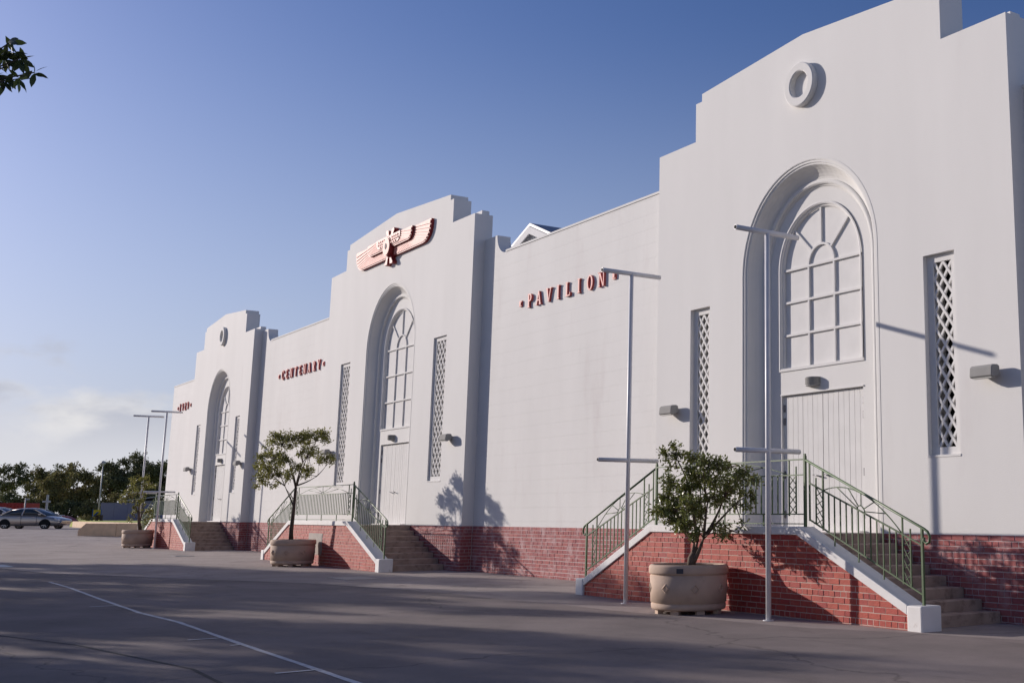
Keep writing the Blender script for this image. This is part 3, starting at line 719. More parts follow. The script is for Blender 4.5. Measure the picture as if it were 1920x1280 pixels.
bevel_obj(MB().box(-.60, .60, YF-.016, YF-.012, .39, .92).build('panel_face', 'lid', pn), .002, 1)

# ------------------------------------------------------------------ balustrades
unit = MB().box(-.5, .5, -.5, .5, 0, 1).mesh('baluster'); unit.materials.append(M['green'])
def balustrade(cx, Lf, He, label):
    g0 = gz(cx); e = empty('balustrade', (cx, YF+.13, g0), label, 'railing', 'green iron balustrades')
    T0 = ZB-g0; zc = T0+.125
    Xe = He-.12; drop = (zc-.345)/(He-.16-Lf)
    def cop_z(x): return zc if x <= Lf else zc-(x-Lf)*drop
    def vert(name, x, z0, z1, w=.02, s=1): return inst(name, unit, e, (s*x, 0, z0), (0, 0, 0), (w, w, z1-z0))
    def rail(name, pts, w, h, s=1):
        b = MB()
        for i in range(len(pts)-1): b.bar((s*pts[i][0], 0, pts[i][1]), (s*pts[i+1][0], 0, pts[i+1][1]), w, h)
        return b.build(name, 'green', e)
    def round_(name, pts, r, s=1, n=6): return MB().tube([(s*x, 0, z) for x, z in pts], r, n).build(name, 'green', e)
    # panel: lower rail line zl(x), mid rail zm(x), hand rail zh(x)
    def panel(xa, xb, zl, zm, zh, nb, s=1, low_legs=True):
        inset = .17 if s else .17
        la, lb = xa+.22, xa+.40; ra, rb = xb-.40, xb-.22
        if not s == 0 and xb-xa > 2.4 and low_legs == 'slope': la, lb, ra, rb = xa+.20, xa+.37, xb-.42, xb-.26
        for x in (lb, ra): vert('upright', x, zl(x)-.03, zh(x), .022, s)
        for x in (la, rb): vert('upright', x, zl(x), zm(x)+.14, .02, s)
        for x0, x1 in ((la, lb), (ra, rb)):
            k = 4
            for i in range(k):
                for f0, f1 in ((0, 1), (1, 0)):
                    za = zl(x0)+(zm(x0)-zl(x0))*(i+f0)/k; zb_ = zl(x1)+(zm(x1)-zl(x1))*(i+f1)/k
                    MB().bar((s*x0, .0 if f0 else .009, za), (s*x1, .0 if f0 else .009, zb_), .012, .009, up=(0, 1, 0)).build('lattice_bar', 'green', e)
        for i in range(1, nb+1):
            x = lb+(ra-lb)*i/(nb+1); vert('baluster', x, cop_z(x) if (low_legs and i % 4 == 2) else zl(x), zm(x), .018, s)
        # sunburst between mid rail and hand rail
        xm = (lb+ra)/2; hw = (ra-lb)/2
        def bow(t): return (xm+hw*t, zm(xm+hw*t)+(zh(xm)-zm(xm)-.012)*(1-t*t))
        round_('sun_arc', [bow(-1+i/8) for i in range(17)], .009, s)
        hr = .085
        round_('sun_hub', [(xm+hr*math.cos(R(a)), zm(xm+hr*math.cos(R(a)))+hr*math.sin(R(a))) for a in range(0, 181, 20)], .010, s)
        for a, t in ((18, .62), (45, .33), (90, 0), (135, -.33), (162, -.62)):
            q = bow(t); round_('sun_ray', [(xm+hr*math.cos(R(a)), zm(xm+hr*math.cos(R(a)))+hr*math.sin(R(a))), q], .008, s)
    zh0, zm0, zl0 = T0+1.205, T0+.955, T0+.325
    rail('hand_rail', [(-Lf, zh0), (Lf, zh0)], .045, .022); rail('mid_rail', [(-Lf, zm0), (Lf, zm0)], .026, .02)
    rail('low_rail', [(-Lf, zl0), (Lf, zl0)], .026, .02); rail('foot_rail', [(-Lf, zc+.045), (Lf, zc+.045)], .02, .016)
    for x in [(-Lf+2*Lf*i/4) for i in (1, 2, 3)]: vert('foot_post', x, zc, zl0, .02)
    panel(-Lf+.02, Lf-.02, lambda x: zl0, lambda x: zm0, lambda x: zh0, int(2*Lf/.155)-5, 1, False)
    sh = (zh0-1.42+g0*0)/(Xe-Lf)*1.0
    for s in (-1, 1):
        vert('post', Lf-.01, zc-.004, zh0+.055, .042, s)
        inst('post_cap', unit, e, (s*(Lf-.01), 0, zh0+.055), (0, 0, 0), (.03, .03, .035))
        def zh(x): return zh0-.01-(x-Lf)*(zh0-.01-(T0*.0+1.08+.345))/(Xe-Lf)
        def zm(x): return zh(x)-.34+.10*(x-Lf)/(Xe-Lf)
        def zl(x): return cop_z(x)+.155
        # hand rail with scrolled end
        end = (Xe+.04, zh(Xe)-.01)
        pts = [(Lf, zh(Lf)), end, (end[0]+.07, end[1]-.04), (end[0]+.115, end[1]-.11), (end[0]+.10, end[1]-.185), (end[0]+.04, end[1]-.21), (end[0]-.01, end[1]-.17), (end[0]+.0, end[1]-.12)]
        MB().tube([(s*x, 0, z) for x, z in pts], .021, 8).build('hand_rail', 'green', e)
        rail('mid_rail', [(Lf+.1, zm(Lf+.1)), (Xe, zm(Xe))], .026, .02, s); rail('low_rail', [(Lf+.1, zl(Lf+.1)), (Xe, zl(Xe))], .026, .02, s)
        vert('post', Xe, cop_z(Xe)-.01, zh(Xe), .036, s)
        vert('upright', Lf+.105, zl(Lf+.1)-.02, zh(Lf+.1), .022, s)
        panel(Lf+.06, Xe+.02, zl, zm, zh, 12, s, 'slope')
    return e
for (cx, Lf, He, *_), lb in zip(ST, ('green iron balustrade with sunburst panels behind the bushy potted tree', 'green iron balustrade with sunburst panels on the stair under the winged emblem', 'green iron balustrade with sunburst panels on the 1929 end stair')):
    balustrade(cx, Lf, He, lb)

# ------------------------------------------------------------------ banner poles with two cross arms
def banner_pole(x, y, label, lean=0.0, h=6.2):
    e = empty('banner_pole', (x, y, gz(x)), label, 'pole', 'white banner poles'); e.rotation_euler.y = lean
    g0 = gz(x)
    MB().tube([(0, 0, -.05), (0, 0, 3), (0, 0, h-g0)], .043, 12).build('shaft', 'pole', e)
    MB().tube([(0, 0, 0), (0, 0, .012)], .09, 14).build('base_flange', 'pole', e)
    for z, w in ((h-g0, .043), (2.62-g0, .040)):
        b = MB().tube([(0, -.66, z), (0, .66, z)], w, 10); a = b.build('cross_arm', 'pole', e)
        MB().tube([(0, -.664, z), (0, -.659, z)], w*.75, 10).build('open_end', 'dark', a)
banner_pole(-2.13, -2.60, 'white banner pole with two cross arms below the end of the PAVILION lettering')
banner_pole(2.20, -2.66, 'white banner pole with two cross arms beside the round planter of the bushy tree')
banner_pole(-42.2, -2.45, 'white leaning banner pole with two cross arms at the 1929 end stair', .022)
banner_pole(-45.4, -2.55, 'white banner pole with two cross arms rising out of the sparse potted tree', .004)

# ------------------------------------------------------------------ planters
def planter(x, y, label, plaque=False, rz=0.0):
    g0 = gz(x); e = empty('planter', (x, y, g0), label, 'planter', 'round concrete planters', rz=rz)
    prof = [(.0, .06), (.56, .06), (.615, .075), (.628, .10), (.632, .165), (.618, .172), (.618, .182), (.640, .19), (.655, .62), (.640, .628), (.640, .64), (.664, .648), (.672, .67), (.672, .76), (.66, .785), (.635, .80), (.60, .798), (.585, .78), (.58, .60), (.0, .60)]
    MB().lathe(prof, 56).build('bowl', 'planter', e)
    sl = MB(); n = 40
    sl.v.append((0, 0, .795)); sl.sm = []
    for rr, zz in ((.2, .785), (.4, .775), (.585, .765)):
        for j in range(n): sl.v.append((rr*math.cos(2*math.pi*j/n), rr*math.sin(2*math.pi*j/n), zz+random.uniform(-.015, .015)))
    for j in range(n):
        sl.f.append((0, 1+j, 1+(j+1) % n))
        for k in range(2): sl.f.append((1+k*n+j, 1+(k+1)*n+j, 1+(k+1)*n+(j+1) % n, 1+k*n+(j+1) % n))
    sl.sm = [True]*len(sl.f); sl.build('soil', 'soil', e)
    for k in range(8):
        a = 2*math.pi*k/8+.2; b = MB().box(-.07, .07, -.09, .0, 0, .062); o = b.build('foot', 'planter', e, (.57*math.cos(a), .57*math.sin(a), 0)); o.rotation_euler.z = a-math.pi/2
        a2 = 2*math.pi*k/8; rr = .653
        d = MB(); h_ = .085
        d.v = [(-h_, 0, 0), (0, 0, -h_), (h_, 0, 0), (0, 0, h_), (0, -.016, 0)]
        d.v = [(-h_, 0, 0), (0, 0, -h_), (h_, 0, 0), (0, 0, h_), (-h_*.72, -.014, 0), (0, -.014, -h_*.72), (h_*.72, -.014, 0), (0, -.014, h_*.72), (-h_*.6, .006, 0), (0, .006, -h_*.6), (h_*.6, .006, 0), (0, .006, h_*.6)]
        d.f = [(i, (i+1) % 4, (i+1) % 4+4, i+4) for i in range(4)]+[(i+4, (i+1) % 4+4, (i+1) % 4+8, i+8) for i in range(4)]; d.sm = [False]*8
        o = d.build('diamond_mould', 'planter', e, (rr*math.cos(a2), rr*math.sin(a2), .42)); o.rotation_euler.z = a2+math.pi/2
    if plaque:
        a = -.82; b = MB()
        for t in (-.085, 0, .085):
            for zz in (.665, .745): b.v.append((.679*math.cos(a+t), .679*math.sin(a+t), zz))
        b.f = [(0, 2, 3, 1), (2, 4, 5, 3)]; b.sm = [True, True]; b.build('plaque', 'plaque', e, rz=-rz)
    return e
PLN = [(.20, -2.80), (-21.30, -2.80), (-44.35, -2.75)]
planter(*PLN[0], 'round sand concrete planter with a dark plaque holding the bushy tree', True, .35)
planter(*PLN[1], 'round sand concrete planter holding the slender tall tree', False, .2)
planter(*PLN[2], 'round sand concrete planter holding the sparse tree by the 1929 stair', False, .5)

# ------------------------------------------------------------------ trees
def leaf_quad(b, p, d, up, L, Wd, fold=.25):
    sd = d.cross(up)
    if sd.length < 1e-4: sd = d.orthogonal()
    sd.normalize(); n = sd.cross(d).normalized()
    k = len(b.v); a = p; m1 = p+d*(L*.5); t = p+d*L
    b.v += [tuple(a), tuple(m1+sd*Wd*.5+n*Wd*fold), tuple(t-n*L*.08), tuple(m1-sd*Wd*.5+n*Wd*fold)]
    b.f += [(k, k+1, k+2), (k, k+2, k+3)]; b.sm += [False, False]
def rdir(rn):
    while True:
        v_ = Vector((rn.uniform(-1, 1), rn.uniform(-1, 1), rn.uniform(-1, 1)))
        if .05 < v_.length < 1: return v_.normalized()
def curve(a, b, bend, n=6):
    a, b = Vector(a), Vector(b); m = (a+b)/2+Vector(bend)
    return [(a*(1-t)**2+m*2*t*(1-t)+b*t*t) for t in [i/n for i in range(n+1)]]
def tree(name, base, label, trunk_top, limbs, clumps, leafmat, barkmat, tr0, L, Wd, seed, group=None, cat='tree', twig=True):
    """limbs: (start point, end point, radius); clumps: (centre, radius xyz, leaf count)"""
    rn = random.Random(seed); base = Vector(base); e = empty(name, base, label, cat, group)
    b = MB()
    tp = [Vector(p)-base for p in trunk_top]
    b.tube(tp, [tr0*(1-.45*i/(len(tp)-1)) for i in range(len(tp))], 9)
    for p, q, r0 in limbs:
        p, q = Vector(p)-base, Vector(q)-base
        c = curve(p, q, (rn.uniform(-.1, .1)*(q-p).length, rn.uniform(-.1, .1)*(q-p).length, -.06*(q-p).length), 6)
        b.tube(c, [r0*(1-.65*i/6) for i in range(7)], 6)
    ends = [Vector(q)-base for _, q, _ in limbs] or [tp[-1]]
    lv = MB()
    for c, rad, n in clumps:
        c = Vector(c)-base; rad = Vector(rad)
        if twig:
            q = min(ends, key=lambda v_: (v_-c).length)
            if (q-c).length > .05: b.tube(curve(q, c, (0, 0, .05), 4), [tr0*.16*(1-.6*i/4) for i in range(5)], 5)
        tw = []
        for _ in range(max(3, n//14)):
            d = rdir(rn); rr = rn.random()**.45; tip = c+Vector((d.x*rad.x, d.y*rad.y, d.z*rad.z))*rr; tw.append((tip, d))
            if twig: b.tube([c+(tip-c)*.1, (c+tip)/2+rdir(rn)*.03*rad.length, tip], [tr0*.055, tr0*.045, tr0*.03], 4, cap=False)
        for _ in range(n):
            tip, d0 = rn.choice(tw); s = L*1.5
            p = tip+rdir(rn)*s*rn.random()
            d = (d0*.5+rdir(rn)+Vector((0, 0, -.15))).normalized(); k = rn.uniform(.65, 1.2)
            leaf_quad(lv, p, d, rdir(rn), L*k, Wd*k)
    b.build('trunk', barkmat, e); lv.build('crown', leafmat, e, recalc=False)
    return e
def dep(p): return (Vector(p)-CAM).dot(FW)
# bushy tree
D1 = dep((PLN[0][0], PLN[0][1], 1.5)); rn = random.Random(3)
def Z1(x, y, dz=0): return at(1210+x/5.12, 820+y/5.12, D1+dz)
root = Vector((PLN[0][0]+.08, PLN[0][1], .77))
f1 = Z1(490, 1060); cl = []
spec = [(255,70,30,35,70),(200,150,60,45,130),(310,170,60,60,150),(230,260,70,40,60),(440,190,70,50,220),(560,250,90,60,300),(700,270,80,55,260),(800,300,50,45,120),(960,330,60,40,140),(900,400,90,60,230),(1040,410,45,45,120),(430,330,80,60,260),(250,430,80,70,270),(380,500,90,80,330),(520,430,90,80,330),(650,420,90,80,330),(800,450,90,70,280),(220,560,80,60,260),(180,680,80,60,260),(130,720,50,50,120),(300,640,90,80,380),(420,680,90,90,420),(510,640,70,80,280),(260,770,80,60,280),(380,830,90,70,340),(470,900,50,50,130),(520,760,60,70,180),(660,570,80,60,170),(760,560,80,60,200),(900,530,80,60,190),(1000,560,50,60,100),(830,650,70,45,90),(960,690,60,40,70),(700,640,60,40,80),(730,860,60,40,90),(820,900,80,50,130),(870,930,60,45,90),(690,910,60,40,70),(760,960,50,30,50),(930,840,40,40,35),(340,900,50,40,100)]
for (x, y, rx, ry, n) in spec:
    k = D1/FPX/5.12; dz = rn.uniform(-.42, .42); cl.append((Z1(x, y, dz), (rx*k*1.05, rx*k*1.2, ry*k*1.05), int(n*.95)))
limbs = [(root+Vector((0, 0, .1)), Z1(470, 1000), .045), (root+Vector((.03, 0, .05)), Z1(560, 960), .05), (root+Vector((-.02, .02, .1)), Z1(500, 1000, .1), .05),
         (Z1(560, 960), Z1(600, 620), .034), (Z1(555, 965), Z1(760, 560, .1), .032), (Z1(570, 950), Z1(860, 640, -.1), .03), (Z1(500, 1000, .1), Z1(430, 500, .1), .04), (Z1(470, 1000), Z1(300, 700, -.1), .036),
         (Z1(430, 560, .1), Z1(300, 200), .022), (Z1(300, 300), Z1(255, 90), .012), (Z1(640, 820), Z1(830, 900, .1), .014), (Z1(600, 620), Z1(560, 260), .022), (Z1(760, 560, .1), Z1(960, 340), .02), (Z1(700, 300), Z1(900, 270), .008)]
tree('potted_tree', root, 'bushy dark green potted tree with several stems low on its trunk', [root+Vector((0, 0, -.05)), root+Vector((.0, 0, .12)), f1], limbs, cl, 'leaf_dark', 'bark', .085, .075, .034, 11, 'potted trees')
# slender tree
D2 = dep((PLN[1][0], PLN[1][1], 2.5))
def Z2(x, y, dz=0): return at(465+x/6.244, 795+y/6.244, D2+dz)
root = Vector((PLN[1][0]-.05, PLN[1][1], .82)); root.x, root.y = Z2(505, 1330).x, Z2(505, 1330).y
spec = [(880,110,60,40,200),(800,130,70,50,200),(900,190,45,40,120),(690,130,80,55,260),(620,170,70,70,240),(500,150,70,60,220),(410,150,80,55,260),(300,150,60,50,170),(290,200,50,30,90),(210,265,40,18,50),(430,250,60,50,120),(540,240,50,60,140),(700,230,70,60,200),(770,290,50,50,130),(640,320,80,50,200),(700,350,60,40,110),(830,350,50,40,90),(850,430,60,40,130),(930,390,60,45,150),(990,420,35,50,100),(160,370,60,45,170),(260,350,70,50,200),(360,370,70,55,220),(420,390,50,60,170),(300,430,80,40,120),(140,470,50,50,140),(110,550,35,60,120),(210,500,70,50,190),(330,490,80,60,240),(250,570,80,60,210),(150,610,60,50,140),(190,660,60,40,120),(110,700,30,50,60),(340,690,25,60,60),(270,700,40,30,50),(400,590,60,50,130),(470,570,50,50,120),(480,630,40,30,60),(560,510,60,50,130),(640,500,60,40,120),(700,560,50,45,120),(660,600,40,30,60),(740,520,40,30,50),(510,440,40,40,60)]
cl = []; k = D2/FPX/6.244
for (x, y, rx, ry, n) in spec: cl.append((Z2(x, y, rn.uniform(-.55, .55)), (rx*k, rx*k*1.2, ry*k), int(n*1.05)))
tops = [Z2(505, 1250), Z2(535, 1000), Z2(560, 740)]
limbs = [(Z2(560, 740), Z2(475, 430, .2), .035), (Z2(560, 740), Z2(640, 450, -.1), .032), (Z2(570, 720), Z2(700, 370, .15), .03), (Z2(575, 715), Z2(800, 610, -.1), .026), (Z2(795, 615, -.1), Z2(910, 490, -.1), .018), (Z2(535, 960), Z2(430, 720, .1), .03), (Z2(430, 720, .1), Z2(300, 600), .022), (Z2(430, 720, .1), Z2(370, 590, -.3), .02), (Z2(530, 870), Z2(450, 760, -.15), .014),
         (Z2(475, 430, .2), Z2(410, 240, .3), .016), (Z2(640, 450, -.1), Z2(800, 200), .018), (Z2(475, 430), Z2(300, 400, -.2), .014), (Z2(560, 740), Z2(520, 520, -.3), .022), (Z2(640, 450), Z2(620, 230, .2), .014), (Z2(300, 600), Z2(160, 520, .1), .012), (Z2(820, 590), Z2(830, 480), .008)]
tree('potted_tree', root, 'tall slender olive green potted tree with a bare trunk and airy flat crown', [Vector((root.x, root.y, .8))]+tops, limbs, cl, 'leaf_olive', 'bark_dark', .075, .085, .04, 12, 'potted trees')
# sparse tree
D3 = dep((PLN[2][0], PLN[2][1], 2))
def Z3(x, y, dz=0): return at(210+x/8, 880+y/8, D3+dz)
root = Z3(425, 890); root = Vector((root.x, root.y, .9))
spec = [(360,140,50,40,50),(290,180,60,40,60),(450,130,60,50,60),(540,150,60,60,70),(520,240,70,60,80),(620,250,40,40,40),(220,320,60,40,60),(330,280,60,40,60),(420,330,60,60,70),(170,420,50,50,60),(150,490,40,40,40),(270,390,60,40,50),(360,480,60,40,60),(470,450,60,50,70),(440,520,60,50,70),(340,580,40,50,50),(320,650,40,50,50),(290,730,40,40,45),(460,620,60,60,70),(560,650,60,50,70),(540,720,60,60,70),(500,780,40,40,40),(600,600,40,40,40)]
cl = []; k = D3/FPX/8
for (x, y, rx, ry, n) in spec: cl.append((Z3(x, y, rn.uniform(-.5, .5)), (rx*k, rx*k*1.2, ry*k), int(n*1.5)))
limbs = [(Z3(410, 780), Z3(470, 600), .04), (Z3(400, 700), Z3(300, 420), .03), (Z3(400, 640), Z3(480, 250), .035), (Z3(430, 500), Z3(560, 200), .02), (Z3(300, 420), Z3(200, 340), .014), (Z3(410, 780), Z3(540, 700), .02), (Z3(400, 740), Z3(310, 680), .016)]
tree('potted_tree', root, 'sparse potted tree with thin yellowish foliage by the 1929 end stair', [root, Z3(405, 780), Z3(400, 620)], limbs, cl, 'leaf_olive', 'bark', .085, .085, .045, 13, 'potted trees')

# ------------------------------------------------------------------ beyond the hall: walls, lawn, cars, trees
def pos(px, d, z=None):
    p = CAM+d*ray(px, 965); return Vector((p.x, p.y, gz(p.x) if z is None else z))
def block_xy(name, pts, z0, z1, m, parent=None):
    b = MB(); n = len(pts)
    for z in (z0, z1):
        for p in pts: b.v.append((p[0], p[1], z))
    tri = tessellate_polygon([[Vector((p[0], p[1], 0)) for p in pts]])
    b.f = [tuple(t) for t in tri]+[tuple(i+n for i in t) for t in tri]+[(i, (i+1) % n, (i+1) % n+n, i+n) for i in range(n)]; b.sm = [False]*len(b.f)
    return b.build(name, m, parent)
LZ = 1.08
tag(block_xy('lawn', [(-54.75, 8.75), (-62.75, -1.85), (-63.3, 1.35), (-91, 1.35), (-97, 4.5), (-113, 4.5), (-113, -70), (-330, -70), (-330, 140), (-54.7, 140)], -.3, LZ, 'grass'), 'bright green lawn above the ochre retaining walls', None, None, 'structure')
def low_wall(a, c, ztop, label, ramp, m='ochre'):
    a, c = Vector((*a, 0)), Vector((*c, 0))
    e = empty('retaining_wall', a, label, 'wall'); ln = (c-a).length; z0 = gz(a.x)
    e.rotation_euler.z = math.atan2(c.y-a.y, c.x-a.x)
    k = max(2, int(ln/1.9)); w_ = ln/k
    for i in range(k):
        x0, x1 = i*w_+.012, (i+1)*w_-.012
        if i == 0 and ramp: poly = [(0, z0-.3), (x1, z0-.3), (x1, ztop), (.42, ztop), (0, z0+.30)]
        else: poly = [(x0, z0-.3), (x1, z0-.3), (x1, ztop), (x0, ztop)]
        MB().prism([poly], -.12, .12).build('wall_panel', 'ochre', e)
    return e
low_wall((-62.9, -2.3), (-54.9, 8.3), 1.12, 'low ochre retaining wall with a sloped end by the lawn', True)
low_wall((-88.0, 1.2), (-63.6, 1.2), 1.13, 'low ochre retaining wall beyond the sedan bonnet', False)

def car(name, p, rz, paint, label):
    e = empty(name, p, label, 'car', 'parked cars', rz)
    def loft(sts, sec, nm, m, parent=e, smooth=True):
        b = MB(); rows = []
        for st in sts:
            half = sec(*st); full = [(y, z) for y, z in half]+[(-y, z) for y, z in half[::-1]]
            rows.append([(st[0], y, z) for y, z in full])
        n = len(rows[0])
        for r_ in rows: b.v += r_
        for i in range(len(rows)-1):
            for j in range(n): b.f.append((i*n+j, i*n+(j+1) % n, (i+1)*n+(j+1) % n, (i+1)*n+j)); b.sm.append(smooth)
        b.f += [tuple(range(n)), tuple(range((len(rows)-1)*n, len(rows)*n))]; b.sm += [False, False]
        return b.build(nm, m, parent)
    bs = [(-2.42,.42,.80,.70),(-2.36,.32,.90,.80),(-2.1,.24,.96,.87),(-1.6,.21,.98,.895),(-.8,.20,.97,.905),(0,.20,.955,.905),(.8,.20,.94,.90),(1.2,.20,.91,.895),(1.7,.21,.84,.87),(2.1,.24,.75,.82),(2.33,.30,.66,.74),(2.43,.40,.57,.62)]
    loft(bs, lambda x, zb, zt, hw: [(hw*.86, zb), (hw*.98, zb+.10), (hw, zb+(zt-zb)*.45), (hw*.985, zt-.14), (hw*.93, zt-.04), (hw*.72, zt), (0.01, zt+.02)], 'body', paint)
    cs = [(-1.82,.955,.78),(-1.45,1.17,.70),(-1.1,1.33,.645),(-.5,1.43,.61),(.1,1.44,.60),(.5,1.385,.62),(.9,1.20,.68),(1.36,.93,.76)]
    gl = loft(cs, lambda x, zt, hw: [(.83, .90), (max(hw, .62+.0)+.02, max(.91, zt-.07)), (hw*.86, max(.915, zt-.02)), (.01, max(.92, zt))], 'glasshouse', 'carglass', smooth=True)
    loft([s_ for s_ in cs if s_[1] > 1.3], lambda x, zt, hw: [(hw+.03, zt-.085), (hw+.025, zt-.045), (hw*.88, zt+.0), (.01, zt+.018)], 'roof', paint, smooth=True)
    for s in (-1, 1):
        for a, c in (((-1.84, .80, .95), (-1.12, .675, 1.30)), ((.50, .65, 1.345), (1.38, .79, .93)), ((-.28, .835, .93), (-.22, .645, 1.39))):
            MB().bar((a[0], s*a[1], a[2]), (c[0], s*c[1], c[2]), .075, .05).build('pillar', paint, e)
        MB().bar((-1.75, s*.85, .945), (1.3, s*.845, .92), .05, .035).build('window_trim', 'steel', e)
        for x in (-.42, .55): MB().box(x-.11, x+.11, s*.90-.02, s*.90+.02, .80, .825).build('door_handle', paint, e)
        for x in (-.27, .83): MB().box(x-.006, x+.006, s*.905-.006, s*.905+.004, .30, .93).build('door_gap', 'dark', e)
        bevel_obj(MB().box(.98, 1.12, s*.96-.09, s*.96+.09, .95, 1.07).build('mirror', paint, e), .03, 2)
        MB().prism([[(2.06, .62), (2.36, .56), (2.33, .66), (2.02, .75)]], min(s*.60, s*.80), max(s*.60, s*.80)).build('headlight', 'headlight', e)
        MB().prism([[(-2.40, .68), (-2.16, .72), (-2.16, .88), (-2.38, .86)]], min(s*.55, s*.885), max(s*.55, s*.885)).build('tail_lamp', 'tail', e)
        for x in (-1.40, 1.42):
            w_ = empty('wheel', (0, 0, 0)); w_.parent = e; w_.location = (x, s*.80, .33); w_.rotation_euler = (R(90), 0, 0)
            MB().lathe([(.20, -.09), (.30, -.11), (.33, -.08), (.335, 0), (.33, .08), (.30, .11), (.20, .09)], 28).build('tyre', 'tyre', w_)
            rb = MB(); rb.lathe([(.0, -.05), (.215, -.06), (.225, -.10), (.225, .10), (.215, .06), (.0, .05)], 24)
            rb.build('rim', 'tyre', w_)
            for k in range(7):
                a = 2*math.pi*k/7
                for zz in (-.085, .085): MB().bar((.03*math.cos(a), .03*math.sin(a), zz), (.215*math.cos(a), .215*math.sin(a), zz), .05, .02).build('spoke', 'rim', w_)
            MB().lathe([(.215, -.103), (.232, -.106), (.232, -.09)], 24).build('rim_ring', 'rim', w_)
            MB().lathe([(.215, .103), (.232, .106), (.232, .09)], 24).build('rim_ring', 'rim', w_)
            ar = MB(); n = 22
            for yy in (s*.80, s*.912):
                for j in range(n+1): a = math.pi*j/n; ar.v.append((x+.40*math.cos(a), yy, .30+.40*math.sin(a)))
            ar.f = [(j, j+1, j+n+2, j+n+1) for j in range(n)]+[tuple(range(n+1, 2*n+2))]; ar.sm = [False]*len(ar.f); ar.build('wheel_arch', 'dark', e)
    MB().box(-2.44, -2.41, -.26, .26, .60, .72).build('number_plate', 'paintwood', e)
    return e
CRZ = math.atan2(RV.y, RV.x)
p = pos(62, 84.5); p.z = CAM.z-84.5*26.2/FPX*1.0
car('parked_car', p, CRZ-.03, 'silver', 'champagne silver sedan parked side-on by the ochre retaining wall')
p2 = pos(-4, 91); p2.z = p.z+.10
car('parked_car', p2, CRZ-.03, 'whitecar', 'white car parked beyond the champagne silver sedan')

# red container, blue-grey wall, shed roof
d = 104; a = pos(-110, d, 0); e = empty('shipping_container', (a.x, a.y, gz(a.x)+.1), 'long red shipping container behind the parked cars', 'container', None, CRZ)
zb0 = e.location.z; top = CAM.z+d*(965-943)/FPX-zb0
wd_ = (153)*d/FPX*1.0
bevel_obj(MB().box(0, wd_, 0, 2.4, .12, top).build('shell', 'red_box', e), .03, 1)
for i in range(int(wd_/.3)): MB().box(.06+i*.3, .2+i*.3, -.03, .0, .2, top-.08).build('corrugation', 'red_box', e)
d = 116; a = pos(187, d, LZ); e = empty('boundary_wall', (a.x, a.y, LZ), 'blue-grey painted wall at the far side of the lawn', 'wall', None, CRZ)
for i in range(6): MB().box(i*1.32+.01, (i+1)*1.32-.01, 0, .2, -.2, 1.62).build('wall_panel', 'bluewall', e)
MB().box(0, 7.92, -.03, .23, 1.622, 1.68).build('wall_cap', 'bluewall', e)
d = 128; a = pos(236, d, LZ); e = empty('shed', (a.x, a.y, LZ), 'low shed with a pale lilac roof half hidden behind the end pavilion', 'shed', None, CRZ)
MB().box(.3, 7, 0, 4, 0, 2.0).build('shed_wall', 'bluewall', e); MB().prism([[(0, 1.95), (7.6, 2.9), (7.6, 3.0), (0, 2.05)]], -.5, 4.6).build('shed_roof', 'lilac', e)
for i in range(3): MB().box(1+i*2, 1.9+i*2, -.03, .0, .9, 1.6).build('window', 'dark', e)
# posts
d = 112; a = pos(184, d, LZ); e = empty('street_lamp', (a.x, a.y, LZ), 'tall thin grey street lamp standing on the lawn before the dark trees', 'street lamp')
MB().tube([(0, 0, -.1), (0, 0, 5.2)], [.075, .05], 8).build('post', 'greypole', e); MB().lathe([(.0, 5.5), (.2, 5.42), (.24, 5.25), (.1, 5.12), (.06, 4.95)], 12).build('lantern', 'greypole', e)
d = 98; a = pos(86, d); e = empty('cross_post', (a.x, a.y, a.z), 'pale wooden post with a short cross arm behind the sedan', 'post'); e.rotation_euler.z = CRZ
h_ = CAM.z+d*(965-928)/FPX-a.z
bevel_obj(MB().box(-.07, .07, -.07, .07, -.1, h_).build('post', 'greypole', e), .01, 1); bevel_obj(MB().box(-.34, .34, -.12, -.07, h_-.62, h_-.48).build('cross_arm', 'greypole', e), .01, 1)
d = 100; a = pos(45, d); e = empty('sign_post', (a.x, a.y, a.z), 'slim grey sign post at the end of the red container', 'sign'); e.rotation_euler.z = CRZ
h_ = CAM.z+d*(965-934)/FPX-a.z
MB().tube([(0, 0, -.1), (0, 0, h_)], .05, 8).build('post', 'greypole', e); MB().box(.05, .32, -.02, .02, h_-.16, h_-.04).build('sign_blade', 'greypole', e)
# play equipment
d = 108; a = pos(103, d, LZ); e = empty('play_tunnel', (a.x, a.y, LZ), 'teal play mound with a dark red edge on the lawn', 'play equipment', None, CRZ)
MB().prism([[(0, -.1), (1.7, -.1), (1.05, .28), (.62, .40), (.0, .42)]], 0, .9).build('mound', 'teal', e); MB().prism([[(.62, .402), (1.05, .282), (1.74, -.1), (1.74, -.04), (1.07, .34), (.64, .46)]], -.02, .92).build('edge', 'red_box', e)
for x in (.15, .42): bevel_obj(MB().box(x, x+.2, .3, .5, .422, .52).build('cushion', 'coping', e), .03, 2)
d = 111; a = pos(168, d, LZ); e = empty('climbing_set', (a.x, a.y, LZ), 'small play frame with a yellow panel and blue slide beside the blue-grey wall', 'play equipment', None, CRZ)
MB().box(.15, .86, .3, .34, .1, .98).build('panel', 'yellow', e); MB().bar((.1, .0, .05), (.75, .0, .78), .35, .05).build('slide', 'blueplay', e)
for x in (.12, .88): MB().box(x-.03, x+.03, .29, .35, -.05, 1.02).build('frame_post', 'blueplay', e)
a = pos(182, 111, LZ); e = empty('park_bench', (a.x, a.y, LZ), 'small dark brown slatted bench on the lawn edge', 'bench', None, CRZ)
for x in (0, .42): MB().box(x-.04, x+.04, -.2, .2, -.02, .52).build('leg', 'bark_dark', e)
